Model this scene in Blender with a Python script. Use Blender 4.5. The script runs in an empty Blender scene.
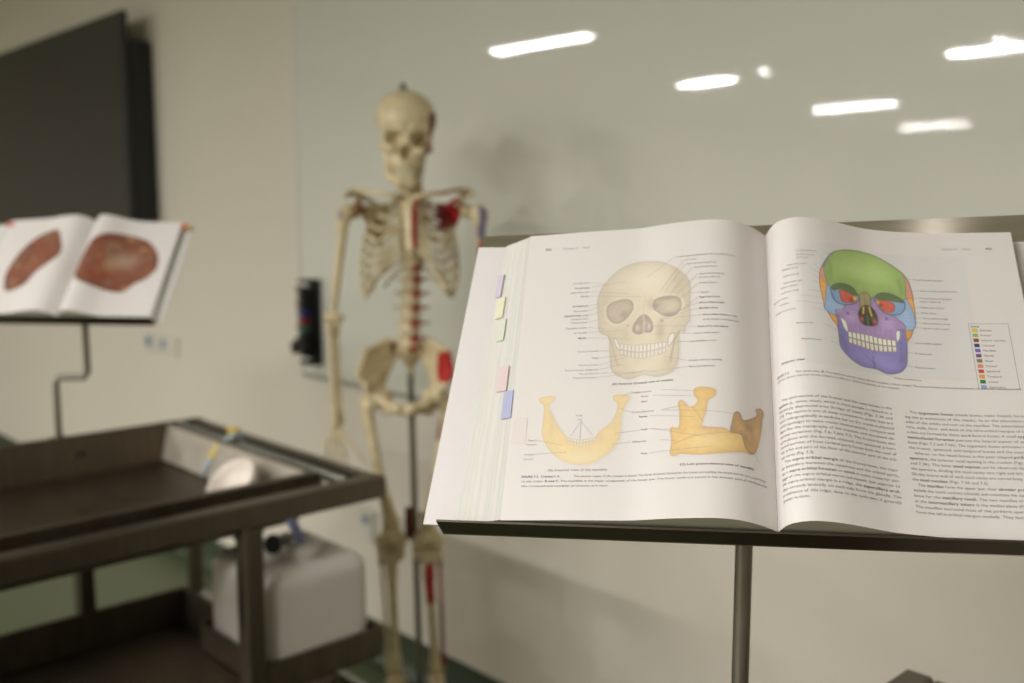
import bpy, math, random
import numpy as np
from mathutils import Matrix, Vector
random.seed(7); RNG = np.random.default_rng(7)
SC = bpy.context.scene
COL = SC.collection
R = math.radians

# ------------------------------------------------------------------ camera, world, exposure
EYE = 1.475; PITCH = R(7.2); FPX = 1000.0
cam = bpy.data.cameras.new('camera'); cam.sensor_width = 36.0; cam.lens = 36.0 * FPX / 1024.0
cam.clip_start = 0.05; cam.clip_end = 60
camo = bpy.data.objects.new('camera', cam); COL.objects.link(camo)
camo.location = (0, 0, EYE); camo.rotation_euler = (R(90) - PITCH, 0, 0)
cam.dof.use_dof = True; cam.dof.focus_distance = 0.765; cam.dof.aperture_fstop = 3.9
SC.camera = camo
wd = bpy.data.worlds.new('world'); SC.world = wd; wd.use_nodes = True
wd.node_tree.nodes['Background'].inputs[0].default_value = (0.6, 0.6, 0.58, 1)
wd.node_tree.nodes['Background'].inputs[1].default_value = 0.05
SC.view_settings.view_transform = 'Standard'; SC.view_settings.look = 'None'
SC.view_settings.gamma = 1.0; SC.view_settings.use_curve_mapping = False
SC.view_settings.exposure = 0.0
LAMP_W = 96.0            # watts of each ceiling tube
CEIL = 2.8

# ------------------------------------------------------------------ helpers
def lin(c):
    c = np.asarray(c, float) / 255.0
    return np.where(c <= 0.04045, c / 12.92, ((c + 0.055) / 1.055) ** 2.4)
def L4(c): return tuple(lin(c)) + (1.0,)

def ray(x, y):
    a = (x - 512.0) / FPX; b = (341.5 - y) / FPX
    return np.array([a, math.sin(PITCH) * b + math.cos(PITCH), math.cos(PITCH) * b - math.sin(PITCH)])
CAM = np.array([0, 0, EYE])
def at_z(x, y, z):
    r = ray(x, y); return CAM + r * (z - EYE) / r[2]
def at_y(x, y, Y):
    r = ray(x, y); return CAM + r * Y / r[1]

ANG = R(-46.67)
D = np.array([math.cos(ANG), math.sin(ANG), 0]); Q = np.array([-D[1], D[0], 0]); UPZ = np.array([0, 0, 1.0])
W0 = np.array([0, 2.72, 0])          # a point of the tiled wall's foot
T0 = np.array([0, 2.98, 0])          # origin of the dissecting tables' grid
def wp(u, v, z): return W0 + D * u - Q * v + UPZ * z     # u along the wall, v distance from it
def on_wall(x, y, off=0.0):
    r = ray(x, y); t = (Q @ (W0 - CAM) - off) / (Q @ r); P = CAM + r * t
    return float((P - W0) @ D), float(P[2])

def mat(name, col, rough=0.5, metal=0.0, noise=None, attr=False, coat=0.0, sss=0.0, bump=0.0, bscale=200.0, spec=0.5,
        emis=None, estr=0.0, stretch=None, trans=0.0):
    m = bpy.data.materials.new(name); m.use_nodes = True
    nt = m.node_tree; b = nt.nodes['Principled BSDF']
    b.inputs['Base Color'].default_value = L4(col); b.inputs['Roughness'].default_value = rough
    b.inputs['Metallic'].default_value = metal; b.inputs['Coat Weight'].default_value = coat
    b.inputs['Coat Roughness'].default_value = 0.03
    b.inputs['Specular IOR Level'].default_value = spec
    if trans: b.inputs['Transmission Weight'].default_value = trans
    if sss:
        b.inputs['Subsurface Weight'].default_value = sss; b.inputs['Subsurface Radius'].default_value = (0.02, 0.02, 0.018)
        b.inputs['Subsurface Scale'].default_value = 1.0
    if emis is not None:
        b.inputs['Emission Color'].default_value = L4(emis); b.inputs['Emission Strength'].default_value = estr
    src = None
    if attr:
        a = nt.nodes.new('ShaderNodeAttribute'); a.attribute_name = 'Col'; src = a.outputs['Color']
    tc = nt.nodes.new('ShaderNodeTexCoord'); mp = nt.nodes.new('ShaderNodeMapping')
    nt.links.new(tc.outputs['Object'], mp.inputs[0])
    if stretch: mp.inputs['Scale'].default_value = stretch
    if noise:
        sc, amt = noise
        n = nt.nodes.new('ShaderNodeTexNoise'); n.inputs['Scale'].default_value = sc; n.inputs['Detail'].default_value = 5
        nt.links.new(mp.outputs[0], n.inputs['Vector'])
        rm = nt.nodes.new('ShaderNodeMapRange'); rm.inputs[1].default_value = 0.25; rm.inputs[2].default_value = 0.75
        rm.inputs[3].default_value = 1 - amt; rm.inputs[4].default_value = 1 + amt * 0.4
        nt.links.new(n.outputs['Fac'], rm.inputs[0])
        mx = nt.nodes.new('ShaderNodeMix'); mx.data_type = 'RGBA'; mx.blend_type = 'MULTIPLY'; mx.inputs[0].default_value = 1
        if src is not None: nt.links.new(src, mx.inputs[6])
        else: mx.inputs[6].default_value = L4(col)
        nt.links.new(rm.outputs[0], mx.inputs[7]); src = mx.outputs[2]
        if metal > .5:
            rr = nt.nodes.new('ShaderNodeMapRange'); rr.inputs[3].default_value = rough * .75; rr.inputs[4].default_value = rough * 1.3
            nt.links.new(n.outputs['Fac'], rr.inputs[0]); nt.links.new(rr.outputs[0], b.inputs['Roughness'])
    if src is not None: nt.links.new(src, b.inputs['Base Color'])
    if bump:
        n2 = nt.nodes.new('ShaderNodeTexNoise'); n2.inputs['Scale'].default_value = bscale; n2.inputs['Detail'].default_value = 3
        nt.links.new(mp.outputs[0], n2.inputs['Vector'])
        bp = nt.nodes.new('ShaderNodeBump'); bp.inputs['Strength'].default_value = bump; bp.inputs['Distance'].default_value = 0.002
        nt.links.new(n2.outputs['Fac'], bp.inputs['Height']); nt.links.new(bp.outputs[0], b.inputs['Normal'])
    return m

M = {}
M['wall'] = mat('wall_paint', (210, 202, 187), 0.7, noise=(1.3, .03), bump=.15, bscale=90)
M['ceiling'] = mat('ceiling_paint', (236, 234, 228), 0.85, noise=(2, .03))
M['floor'] = mat('green_vinyl', (80, 88, 62), 0.4, noise=(40, .12), bump=.05, bscale=300)
M['skirt'] = mat('green_skirting_vinyl', (52, 63, 43), 0.45, noise=(30, .1))
M['board'] = mat('glass_board_white', (203, 202, 190), 0.55, noise=(.8, .02), coat=1.0)
M['silver'] = mat('anodised_aluminium', (170, 170, 165), 0.35, metal=.9, noise=(60, .08))
M['steel'] = mat('brushed_stainless_steel', (112, 103, 92), 0.34, metal=1.0, noise=(9, .14), stretch=(1, 14, 1))
M['steel_dark'] = mat('dull_stainless_steel', (112, 101, 88), 0.42, metal=1.0, noise=(7, .2), stretch=(1, 10, 1))
M['plate'] = mat('polished_stainless_sheet', (226, 217, 206), 0.16, metal=1.0, noise=(9, .12), stretch=(1, 12, 1))
M['endp'] = mat('steel_with_painted_gleam', (176, 168, 154), 0.5, metal=.55, noise=(20, .1))  # tray end steel lightened: its bright reflection is put into the colour
M['tv'] = mat('black_screen_glass', (44, 40, 36), 0.35, spec=.35, noise=(2, .06))
M['tvb'] = mat('black_plastic', (20, 18, 17), 0.5, noise=(40, .1))
M['socket'] = mat('white_switch_plastic', (205, 200, 188), 0.4, noise=(30, .03))
M['blue_mark'] = mat('blue_grey_plastic', (110, 125, 150), 0.4, noise=(30, .05))
M['bone'] = mat('ivory_bone_plastic', (200, 182, 140), 0.42, attr=True, noise=(38, .2), bump=.3, bscale=120)
M['teeth'] = mat('cream_teeth_plastic', (212, 200, 168), 0.3, noise=(80, .1))
M['chrome'] = mat('grey_steel_rod', (125, 120, 108), 0.35, metal=.8, noise=(40, .1))
M['darkred'] = mat('dark_red_plastic', (96, 26, 24), 0.45, noise=(40, .15))
M['can'] = mat('milky_polythene', (205, 198, 192), 0.4, noise=(8, .05), sss=.35)
M['black'] = mat('matt_black_plastic', (18, 18, 17), 0.5, noise=(50, .15))
M['hose'] = mat('violet_blue_hose', (126, 128, 168), 0.35, noise=(60, .1))
M['paper'] = mat('coated_paper', (224, 218, 215), 0.42, noise=(500, .012), spec=.4)
M['print'] = mat('printed_colour', (200, 200, 200), 0.42, attr=True, noise=(700, .03), spec=.4)
M['fore'] = mat('page_edges', (220, 216, 204), 0.75, attr=True, noise=(900, .08), stretch=(1, .03, 1))
M['cover'] = mat('white_book_board', (226, 221, 220), 0.5, noise=(200, .02))
M['spine'] = mat('cream_spine_lining', (205, 192, 168), 0.7, noise=(300, .08))
M['ink'] = mat('grey_black_ink', (122, 115, 114), 0.6, noise=(800, .1))
M['ink_soft'] = mat('soft_grey_ink', (164, 158, 157), 0.6, noise=(800, .1))
M['ink_blue'] = mat('blue_ink', (128, 122, 158), 0.6, noise=(800, .1))
M['cloth'] = mat('white_plastic_scoop', (222, 212, 200), 0.45, noise=(20, .05))
M['yellow'] = mat('yellow_rubber', (205, 180, 84), 0.45, noise=(60, .1))
M['lightblue'] = mat('pale_blue_plastic', (160, 172, 178), 0.4, noise=(60, .06))
M['lampwhite'] = mat('lamp_housing', (225, 225, 222), 0.5, noise=(30, .02))
M['diffuser'] = mat('lamp_diffuser', (255, 250, 240), 0.5, emis=(255, 250, 242), estr=5.0, noise=(30, .01))
for k, c in dict(mk_blue=(50, 48, 130), mk_red=(140, 34, 36), mk_green=(30, 100, 84), mk_black=(26, 25, 25), orange=(205, 84, 40)).items():
    M[k] = mat('plastic_' + k[3:] if k[:3] == 'mk_' else 'orange_card', c, .4, noise=(80, .08))

def mesh_obj(name, verts, faces, material, parent=None, smooth=False, cols=None):
    me = bpy.data.meshes.new(name)
    me.from_pydata([tuple(map(float, v)) for v in verts], [], [tuple(int(i) for i in f) for f in faces])
    me.materials.append(material)
    if smooth is True: me.shade_smooth()
    elif smooth:
        me.shade_smooth()
        try: me.set_sharp_from_angle(angle=R(smooth))
        except Exception: pass
    if cols is not None:
        a = me.color_attributes.new('Col', 'FLOAT_COLOR', 'POINT')
        c = np.ones((len(verts), 4), np.float32); c[:, :3] = cols
        a.data.foreach_set('color', c.ravel())
    me.update()
    o = bpy.data.objects.new(name, me); COL.objects.link(o)
    if parent is not None: o.parent = parent
    return o

class MB:
    def __init__(s, T=None): s.v = []; s.f = []; s.T = T
    def add(s, V, F):
        n = len(s.v)
        for p in V:
            p = np.asarray(p, float)
            if s.T is not None: p = s.T(p)
            s.v.append(p)
        for f in F: s.f.append(tuple(i + n for i in f))
        return s
    def box(s, lo, hi, bev=0.0, rot=None):
        lo = np.minimum(lo, hi); hi = np.maximum(np.array(lo), hi) if False else np.maximum(np.asarray(lo), np.asarray(hi))
        c = (np.asarray(lo) + hi) / 2; h = (hi - np.asarray(lo)) / 2
        b = min(bev, .45 * h.min())
        V = []; F = []
        if b <= 0:
            for z in (-1, 1):
                for y in (-1, 1):
                    for x in (-1, 1): V.append(np.array([x, y, z]) * h)
            F = [(0, 2, 3, 1), (4, 5, 7, 6), (0, 1, 5, 4), (2, 6, 7, 3), (0, 4, 6, 2), (1, 3, 7, 5)]
        else:
            idx = {}
            for ax in range(3):
                for sx in (-1, 1):
                    for sy in (-1, 1):
                        for sz in (-1, 1):
                            sg = np.array([sx, sy, sz]); off = np.array([b, b, b]); off[ax] = 0
                            idx[(ax, sx, sy, sz)] = len(V); V.append(sg * (h - off))
            for ax in range(3):
                a1, a2 = [(1, 2), (0, 2), (0, 1)][ax]
                for sg in (-1, 1):
                    q = []
                    for s1, s2 in ((-1, -1), (1, -1), (1, 1), (-1, 1)):
                        k = [0, 0, 0]; k[ax] = sg; k[a1] = s1; k[a2] = s2; q.append(idx[(ax, *k)])
                    if (sg < 0) != (ax == 1): q = q[::-1]
                    F.append(tuple(q))
            for ax in range(3):          # edge along axis ax joins faces a1 and a2
                a1, a2 = [(1, 2), (0, 2), (0, 1)][ax]
                for s1 in (-1, 1):
                    for s2 in (-1, 1):
                        k = [0, 0, 0]; k[a1] = s1; k[a2] = s2
                        k0 = list(k); k0[ax] = -1; k1 = list(k); k1[ax] = 1
                        q = [idx[(a1, *k0)], idx[(a1, *k1)], idx[(a2, *k1)], idx[(a2, *k0)]]
                        F.append(tuple(q))
            for sx in (-1, 1):
                for sy in (-1, 1):
                    for sz in (-1, 1): F.append((idx[(0, sx, sy, sz)], idx[(1, sx, sy, sz)], idx[(2, sx, sy, sz)]))
        if rot is not None: V = [rot @ v for v in V]
        return s.add([v + c for v in V], F)
    def tube(s, pts, r, seg=12, caps=True, flat=None):
        pts = [np.asarray(p, float) for p in pts]; n = len(pts)
        rr = [r] * n if np.isscalar(r) else list(r)
        tan = [pts[min(i + 1, n - 1)] - pts[max(i - 1, 0)] for i in range(n)]
        tan = [t / (np.linalg.norm(t) + 1e-12) for t in tan]
        ref = np.array([0, 0, 1.0]) if abs(tan[0][2]) < .9 else np.array([0, 1.0, 0])
        nn = np.cross(tan[0], ref); nn /= np.linalg.norm(nn)
        V = []; F = []
        for i in range(n):
            nn = nn - tan[i] * (nn @ tan[i]); nn /= np.linalg.norm(nn); bb = np.cross(tan[i], nn)
            if flat is not None:
                bf = np.asarray(flat[i], float); bf = bf - tan[i] * (bf @ tan[i]); bf /= np.linalg.norm(bf) + 1e-9
                af = np.cross(bf, tan[i]); e1, e2 = rr[i]
                for k in range(seg):
                    a = 2 * math.pi * k / seg; V.append(pts[i] + af * math.cos(a) * e1 + bf * math.sin(a) * e2)
            else:
                for k in range(seg):
                    a = 2 * math.pi * k / seg; V.append(pts[i] + (nn * math.cos(a) + bb * math.sin(a)) * rr[i])
        for i in range(n - 1):
            for k in range(seg):
                k2 = (k + 1) % seg; F.append((i * seg + k, i * seg + k2, (i + 1) * seg + k2, (i + 1) * seg + k))
        if caps: F.append(tuple(range(seg))[::-1]); F.append(tuple((n - 1) * seg + k for k in range(seg)))
        return s.add(V, F)
    def lathe(s, prof, c=(0, 0, 0), seg=24):
        V = []; F = []
        for (r, z) in prof:
            for k in range(seg):
                a = 2 * math.pi * k / seg; V.append(np.array([r * math.cos(a), r * math.sin(a), z]) + c)
        for i in range(len(prof) - 1):
            for k in range(seg):
                k2 = (k + 1) % seg; F.append((i * seg + k, i * seg + k2, (i + 1) * seg + k2, (i + 1) * seg + k))
        F.append(tuple(range(seg))[::-1]); F.append(tuple((len(prof) - 1) * seg + k for k in range(seg)))
        return s.add(V, F)
    def build(s, name, m, parent=None, smooth=False, cols=None, origin=None):
        V = np.array(s.v)
        if origin is not None: V = V - np.asarray(origin)
        o = mesh_obj(name, V, s.f, m, parent, smooth, cols)
        if origin is not None: o.location = tuple(map(float, origin))
        return o

def tag(o, label=None, cat=None, group=None, kind=None):
    if label: o['label'] = label
    if cat: o['category'] = cat
    if group: o['group'] = group
    if kind: o['kind'] = kind
    return o
def thing(name, label, cat, loc=(0, 0, 0), mtx=None, group=None):
    o = bpy.data.objects.new(name, None); COL.objects.link(o); o.empty_display_size = .05
    if mtx is not None: o.matrix_world = mtx
    else: o.location = tuple(map(float, loc))
    return tag(o, label, cat, group)
def basis(x, y, z, loc):
    return Matrix(((x[0], y[0], z[0], loc[0]), (x[1], y[1], z[1], loc[1]), (x[2], y[2], z[2], loc[2]), (0, 0, 0, 1)))
def copy_tree(o, parent=None, suffix=None):
    c = o.copy(); COL.objects.link(c)
    if parent is not None: c.parent = parent
    for ch in list(o.children): copy_tree(ch, c)
    return c

# signed distance fields meshed by surface nets
def surfnets(F, org, h):
    nx, ny, nz = F.shape
    S = F < 0
    cnt = np.zeros((nx - 1, ny - 1, nz - 1)); acc = np.zeros((nx - 1, ny - 1, nz - 1, 3))
    corners = [(i, j, k) for i in (0, 1) for j in (0, 1) for k in (0, 1)]
    def sl(a, c): return a[c[0]:nx - 1 + c[0], c[1]:ny - 1 + c[1], c[2]:nz - 1 + c[2]]
    for ci, a in enumerate(corners):
        for b in corners[ci + 1:]:
            if sum(abs(x - y) for x, y in zip(a, b)) != 1: continue
            fa = sl(F, a); fb = sl(F, b); x = (fa < 0) != (fb < 0)
            t = np.where(x, fa / np.where(x, fa - fb, 1), 0)
            for ax in range(3): acc[..., ax] += np.where(x, a[ax] + t * (b[ax] - a[ax]), 0)
            cnt += x
    act = cnt > 0; idx = -np.ones(act.shape, int); idx[act] = np.arange(act.sum())
    ii = np.argwhere(act); V = org + (ii + acc[act] / cnt[act][:, None]) * h
    Fs = []
    for ax in range(3):
        a1, a2 = [(1, 2), (2, 0), (0, 1)][ax]
        sA = [slice(None)] * 3; sB = [slice(None)] * 3
        sA[ax] = slice(0, -1); sB[ax] = slice(1, None)
        A_ = S[tuple(sA)]; B_ = S[tuple(sB)]
        e = np.argwhere(A_ != B_)
        e = e[(e[:, a1] > 0) & (e[:, a2] > 0) & (e[:, a1] < F.shape[a1] - 1) & (e[:, a2] < F.shape[a2] - 1)]
        d1 = np.zeros(3, int); d1[a1] = 1; d2 = np.zeros(3, int); d2[a2] = 1
        g = lambda q: idx[q[:, 0], q[:, 1], q[:, 2]]
        q = np.stack([g(e - d1 - d2), g(e - d2), g(e), g(e - d1)], 1)
        flip = ~A_[e[:, 0], e[:, 1], e[:, 2]]
        q[flip] = q[flip][:, ::-1]; Fs.append(q)
    return V, np.concatenate(Fs)
def smin(a, b, k):
    h = np.clip(.5 + .5 * (b - a) / k, 0, 1); return b * (1 - h) + a * h - k * h * (1 - h)
def ell(P, c, r):
    q = (P - np.array(c)) / np.array(r); n = np.linalg.norm(q, axis=-1)
    return (n - 1) * min(r)
def cap(P, a, b, ra, rb=None):
    rb = ra if rb is None else rb; a = np.asarray(a, float); b = np.asarray(b, float)
    ab = b - a; t = np.clip(((P - a) @ ab) / (ab @ ab + 1e-12), 0, 1)
    return np.linalg.norm(P - a - t[..., None] * ab, axis=-1) - (ra + (rb - ra) * t)
def tri(P, a, b, c, r):
    a, b, c = (np.asarray(v, float) for v in (a, b, c)); ba, cb, ac = b - a, c - b, a - c; n = np.cross(ba, ac)
    pa, pb, pc = P - a, P - b, P - c
    ins = (np.sign(pa @ np.cross(ba, n)) + np.sign(pb @ np.cross(cb, n)) + np.sign(pc @ np.cross(ac, n))) < 2
    def e(p, v): t = np.clip((p @ v) / (v @ v), 0, 1); w = p - t[..., None] * v; return (w * w).sum(-1)
    return np.sqrt(np.where(ins, np.minimum(np.minimum(e(pa, ba), e(pb, cb)), e(pc, ac)), (pa @ n) ** 2 / (n @ n))) - r
def sdf(fn, lo, hi, h):
    lo = np.asarray(lo, float) - 2 * h; hi = np.asarray(hi, float) + 2 * h
    ax = [np.arange(lo[i], hi[i] + h, h) for i in range(3)]
    P = np.stack(np.meshgrid(*ax, indexing='ij'), -1)
    return surfnets(fn(P), lo, h)
def chain(segs, k=.006, extra=None):
    def fn(P):
        d = None
        for s_ in segs:
            e = cap(P, *s_); d = e if d is None else smin(d, e, k)
        return extra(P, d) if extra else d
    pts = np.array([p for s_ in segs for p in s_[:2]]); rm = max(max(s_[2:]) for s_ in segs)
    return fn, pts.min(0) - rm, pts.max(0) + rm

# ------------------------------------------------------------------ room shell
U0, U1, V1 = -6.2, 4.2, 14.2
def struct(o): o['kind'] = 'structure'; return o
def slab(name, quad, m, thick):
    q = [np.asarray(p, float) for p in quad]; n = np.cross(q[1] - q[0], q[3] - q[0]); n /= np.linalg.norm(n)
    V = q + [p - n * thick for p in q]
    F = [(0, 1, 2, 3), (7, 6, 5, 4), (0, 4, 5, 1), (1, 5, 6, 2), (2, 6, 7, 3), (3, 7, 4, 0)]
    return struct(mesh_obj(name, V, F, m))
slab('floor', [wp(U0, V1, 0), wp(U1, V1, 0), wp(U1, 0, 0), wp(U0, 0, 0)], M['floor'], .1)
slab('ceiling', [wp(U0, 0, CEIL), wp(U1, 0, CEIL), wp(U1, V1, CEIL), wp(U0, V1, CEIL)], M['ceiling'], .1)
slab('wall_back', [wp(U0, 0, 0), wp(U1, 0, 0), wp(U1, 0, CEIL), wp(U0, 0, CEIL)], M['wall'], .12)
slab('wall_left', [wp(U0, V1, 0), wp(U0, 0, 0), wp(U0, 0, CEIL), wp(U0, V1, CEIL)], M['wall'], .12)
slab('wall_right', [wp(U1, 0, 0), wp(U1, V1, 0), wp(U1, V1, CEIL), wp(U1, 0, CEIL)], M['wall'], .12)
slab('wall_front', [wp(U1, V1, 0), wp(U0, V1, 0), wp(U0, V1, CEIL), wp(U1, V1, CEIL)], M['wall'], .12)
# coved vinyl skirting turned up the wall
b = MB(); sec = [(0.0, .132), (.004, .132), (.006, .05), (.012, .025), (.03, .006), (.055, .001), (.055, 0), (0, 0)]
V = [wp(u, v, z) for u in (U0 + .01, U1 - .01) for v, z in sec]; n = len(sec)
b.add(V, [(i, (i + 1) % n, n + (i + 1) % n, n + i) for i in range(n)] + [tuple(range(n))[::-1], tuple(range(n, 2 * n))])
struct(b.build('baseboard_back', M['skirt'], smooth=30))

# ceiling lights (only those in the far half show, mirrored in the glass board)
def wall_T(u, v, z):
    def T(p): return wp(u + p[0], v + p[1], z + p[2])
    return T
lm = MB(); lm.box((-.52, -.075, -.05), (.52, .075, 0), .008)
LH = lm.build('housing_proto', M['lampwhite']).data
ld = MB(); ld.box((-.5, -.06, -.058), (.5, .06, -.0505)); LD = ld.build('diffuser_proto', M['diffuser']).data
for o in list(COL.objects):
    if o.name.endswith('_proto'): bpy.data.objects.remove(o)
rowname = {3.6: 'first', 6.3: 'second', 9.35: 'third', 12.5: 'fourth'}
GRID = {3.6: (-3.47, -.2, 1.5), 6.3: (-3.9, -1.27, 1.2), 9.35: (-4.0, -1.2, 1.2), 12.5: (-4.45, -1.6, 1.0)}
for v, us in GRID.items():
    for u, side in zip(us, ('left', 'middle', 'right')):
        P = wp(u, v, CEIL)
        t = thing('ceiling_light', 'white ceiling tube light, %s row out from the board, %s column' % (rowname[v], side), 'light',
                  mtx=Matrix.Translation(tuple(P)) @ Matrix.Rotation(ANG, 4, 'Z') @ Matrix.Diagonal((.6 if v == 6.3 and u < 0 else 1, 1, 1, 1)), group='tube lights on the ceiling')
        for nm, me in (('housing', LH), ('diffuser', LD)):
            o = bpy.data.objects.new(nm, me); COL.objects.link(o); o.parent = t
        la = bpy.data.lights.new('tube_light', 'AREA'); la.shape = 'RECTANGLE'; la.size = 1.0; la.size_y = .12
        la.energy = LAMP_W * {3.6: {'left': .55, 'middle': .55, 'right': .78}[side], 6.3: 1.15, 9.35: 1.05, 12.5: .8}[v] * (.6 if v == 6.3 and u < 0 else 1); la.color = (1.0, .98, .962)
        lo = bpy.data.objects.new('tube_lamp', la); COL.objects.link(lo); lo.parent = t; lo.location = (0, 0, -.062)
for (x, y), wh in zip(((766, 70), (1003, 38)), ('beside the left column of tubes', 'beside the middle column of tubes')):
    r = ray(x, y); tt = (Q @ (W0 - CAM)) / (Q @ r); P = CAM + r * tt; r2 = r - 2 * (r @ Q) * Q; P = P + r2 * (CEIL - P[2]) / r2[2]
    t = thing('ceiling_downlight', 'small round ceiling downlight ' + wh, 'light', P)
    MB().lathe([(.075, 0), (.075, -.012), (.06, -.014)]).build('ring', M['lampwhite'], t, 30)
    MB().lathe([(.055, -.0145), (.055, -.018), (.0, -.018)]).build('diffuser', M['diffuser'], t, 30)
    la = bpy.data.lights.new('downlight', 'AREA'); la.shape = 'DISK'; la.size = .1; la.energy = 4; la.color = (1, .98, .962)
    lo = bpy.data.objects.new('down_lamp', la); COL.objects.link(lo); lo.parent = t; lo.location = (0, 0, -.022)

t = thing('ceiling_downlight', 'small round ceiling downlight above the big book', 'light', (.59, .51, CEIL))
MB().lathe([(.075, 0), (.075, -.012), (.06, -.014)]).build('ring', M['lampwhite'], t, 30)
MB().lathe([(.026, -.0145), (.026, -.018), (.0, -.018)]).build('diffuser', M['diffuser'], t, 30)
# ------------------------------------------------------------------ glass whiteboard
ub, zb = on_wall(308, 372); _, ztop = on_wall(297, 5)
U2 = 2.6
t = thing('whiteboard', 'large glossy grey-white glass writing board on the wall behind the skeleton', 'board', wp(0, 0, 0))
Tm = lambda p: wp(p[0], p[1], p[2]) - W0
MB(Tm).box((ub, .008, zb), (U2, .02, ztop), .002).build('glass_panel', M['board'], t)
MB(Tm).box((ub, .001, zb - .010), (U2, .0225, zb), .001).box((ub - .004, .001, zb - .012), (ub, .021, ztop), .001).build('edge_trim', M['silver'], t)

# marker rack at the board's left edge
ur, z1 = on_wall(314, 279, .03); _, z0 = on_wall(318, 364, .03)
t = thing('marker_rack', 'tall narrow black rack of pens fixed at the left edge of the glass board', 'rack', wp(ur, 0, z0))
T = lambda p: wp(ur + p[0], p[1], z0 + p[2]) - wp(ur, 0, z0)
H = z1 - z0
MB(T).box((-.035, .0245, 0), (.03, .032, H), .002).build('back_plate', M['black'], t)
MB(T).box((-.035, .03, 0), (.03, .075, .012), .003).build('end_cap', M['black'], t)
MB(T).box((-.035, .03, H - .012), (.03, .075, H), .003).build('end_cap', M['black'], t)
for i in range(9):
    z = .028 + i * (H - .05) / 9
    MB(T).box((-.042, .032, z - .0015), (.022, .07, z + .0015)).build('divider', M['black'], t)
cols = ['mk_black', 'mk_black', 'mk_black', 'mk_green', 'mk_red', 'mk_blue', 'mk_black', 'mk_black', 'mk_black']
desc = ['lowest', 'second lowest', 'third lowest', '', '', '', 'just above the blue one', 'second from the top', 'topmost']
for i, cn in enumerate(cols):
    z = .028 + (i + .5) * (H - .05) / 9
    nm = cn[3:]
    lab = ('%s-capped marker pen lying in the black rack' % nm) if nm != 'black' else 'black marker pen %s in the black rack' % desc[i]
    P = wp(ur, .055, z0 + z)
    t2 = thing('marker', lab, 'marker', P, group='marker pens in the rack')
    T2 = lambda p: D * p[0] - Q * p[1] + UPZ * p[2]
    j = random.uniform(-.012, .004)
    MB(T2).tube([(-.06 + j, 0, 0), (-.055 + j, 0, 0), (.0, 0, 0)], [.007, .0095, .0095]).build('barrel', M['mk_black'], t2, 40)
    MB(T2).tube([(.0, 0, 0), (.0, .012, 0), (.0, .03, 0)], [.0105, .0125, .0115]).build('cap', M[cn], t2, 40)
P = wp(ur - .06, .055, z0 + .075)
t2 = thing('board_eraser', 'small black board eraser sticking out left of the marker rack', 'eraser', P)
ra = R(-28); rot = np.array([[math.cos(ra), 0, math.sin(ra)], [0, 1, 0], [-math.sin(ra), 0, math.cos(ra)]])
MB(lambda p: D * p[0] - Q * p[1] + UPZ * p[2]).box((-.04, -.018, -.02), (.045, .018, .01), .005, rot).build('grip', M['black'], t2, 30)
MB(lambda p: D * p[0] - Q * p[1] + UPZ * p[2]).box((-.038, -.016, -.03), (.043, .016, -.02), .002, rot).build('felt_pad', M['tvb'], t2, 30)

# ------------------------------------------------------------------ wall screen
u_r, z_t = on_wall(121, 9, .13)
t = thing('wall_screen', 'large dark flat screen mounted on the wall at the left', 'screen', wp(u_r, 0, 1.4))
T = lambda p: wp(u_r + p[0], p[1], 1.4 + p[2]) - wp(u_r, 0, 1.4)
Wd = 1.9; Ht = z_t - 1.4
MB(T).box((-Wd, .105, 0), (0, .13, Ht), .004).build('bezel', M['tvb'], t)
MB(T).box((-Wd + .022, .1295, .028), (-.012, .1325, Ht - .012)).build('screen_panel', M['tv'], t)
_, zz = on_wall(150, 37, .0)
MB(T).box((-Wd + .02, .0, .05), (-.005, .106, zz - 1.4 - .02), .01).build('housing', M['tvb'], t)

# wall sockets
def socket(x0, y0, x1, y1, label, two):
    u0, za = on_wall(x0, y0, .008); u1, zc = on_wall(x1, y1, .008); w = u1 - u0
    h = abs(za - zc); c = ((u0 + u1) / 2, (za + zc) / 2)
    t = thing('wall_socket', label, 'socket', wp(c[0], 0, c[1]))
    T = lambda p: wp(c[0] + p[0], p[1], c[1] + p[2]) - wp(c[0], 0, c[1])
    if two:
        MB(T).box((-w / 2, 0, -h / 2), (-w * .18, .01, h / 2), .002).build('switch_plate', M['socket'], t)
        MB(T).box((-w * .40, .01, -h * .25), (-w * .26, .014, h * .25), .001).build('rocker', M['blue_mark'], t)
        MB(T).box((-w * .15, 0, -h / 2), (w / 2, .01, h / 2), .002).build('socket_plate', M['socket'], t)
        MB(T).tube([(0.1 * w, .0095, 0.02 * h), (0.1 * w, .013, .02 * h)], .02).build('socket_ring', M['blue_mark'], t, 30)
    else:
        MB(T).box((-w / 2, 0, -h / 2), (w / 2, .01, h / 2), .002).build('socket_plate', M['socket'], t)
        MB(T).tube([(0, .0095, .22 * h), (0, .014, .22 * h)], .014).build('socket_ring', M['blue_mark'], t, 30)
socket(143, 331, 178, 357, 'white double socket plate on the wall below the left book', True)
socket(360, 509, 373, 542, 'small white data socket low on the wall behind the skeleton legs', False)

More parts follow.
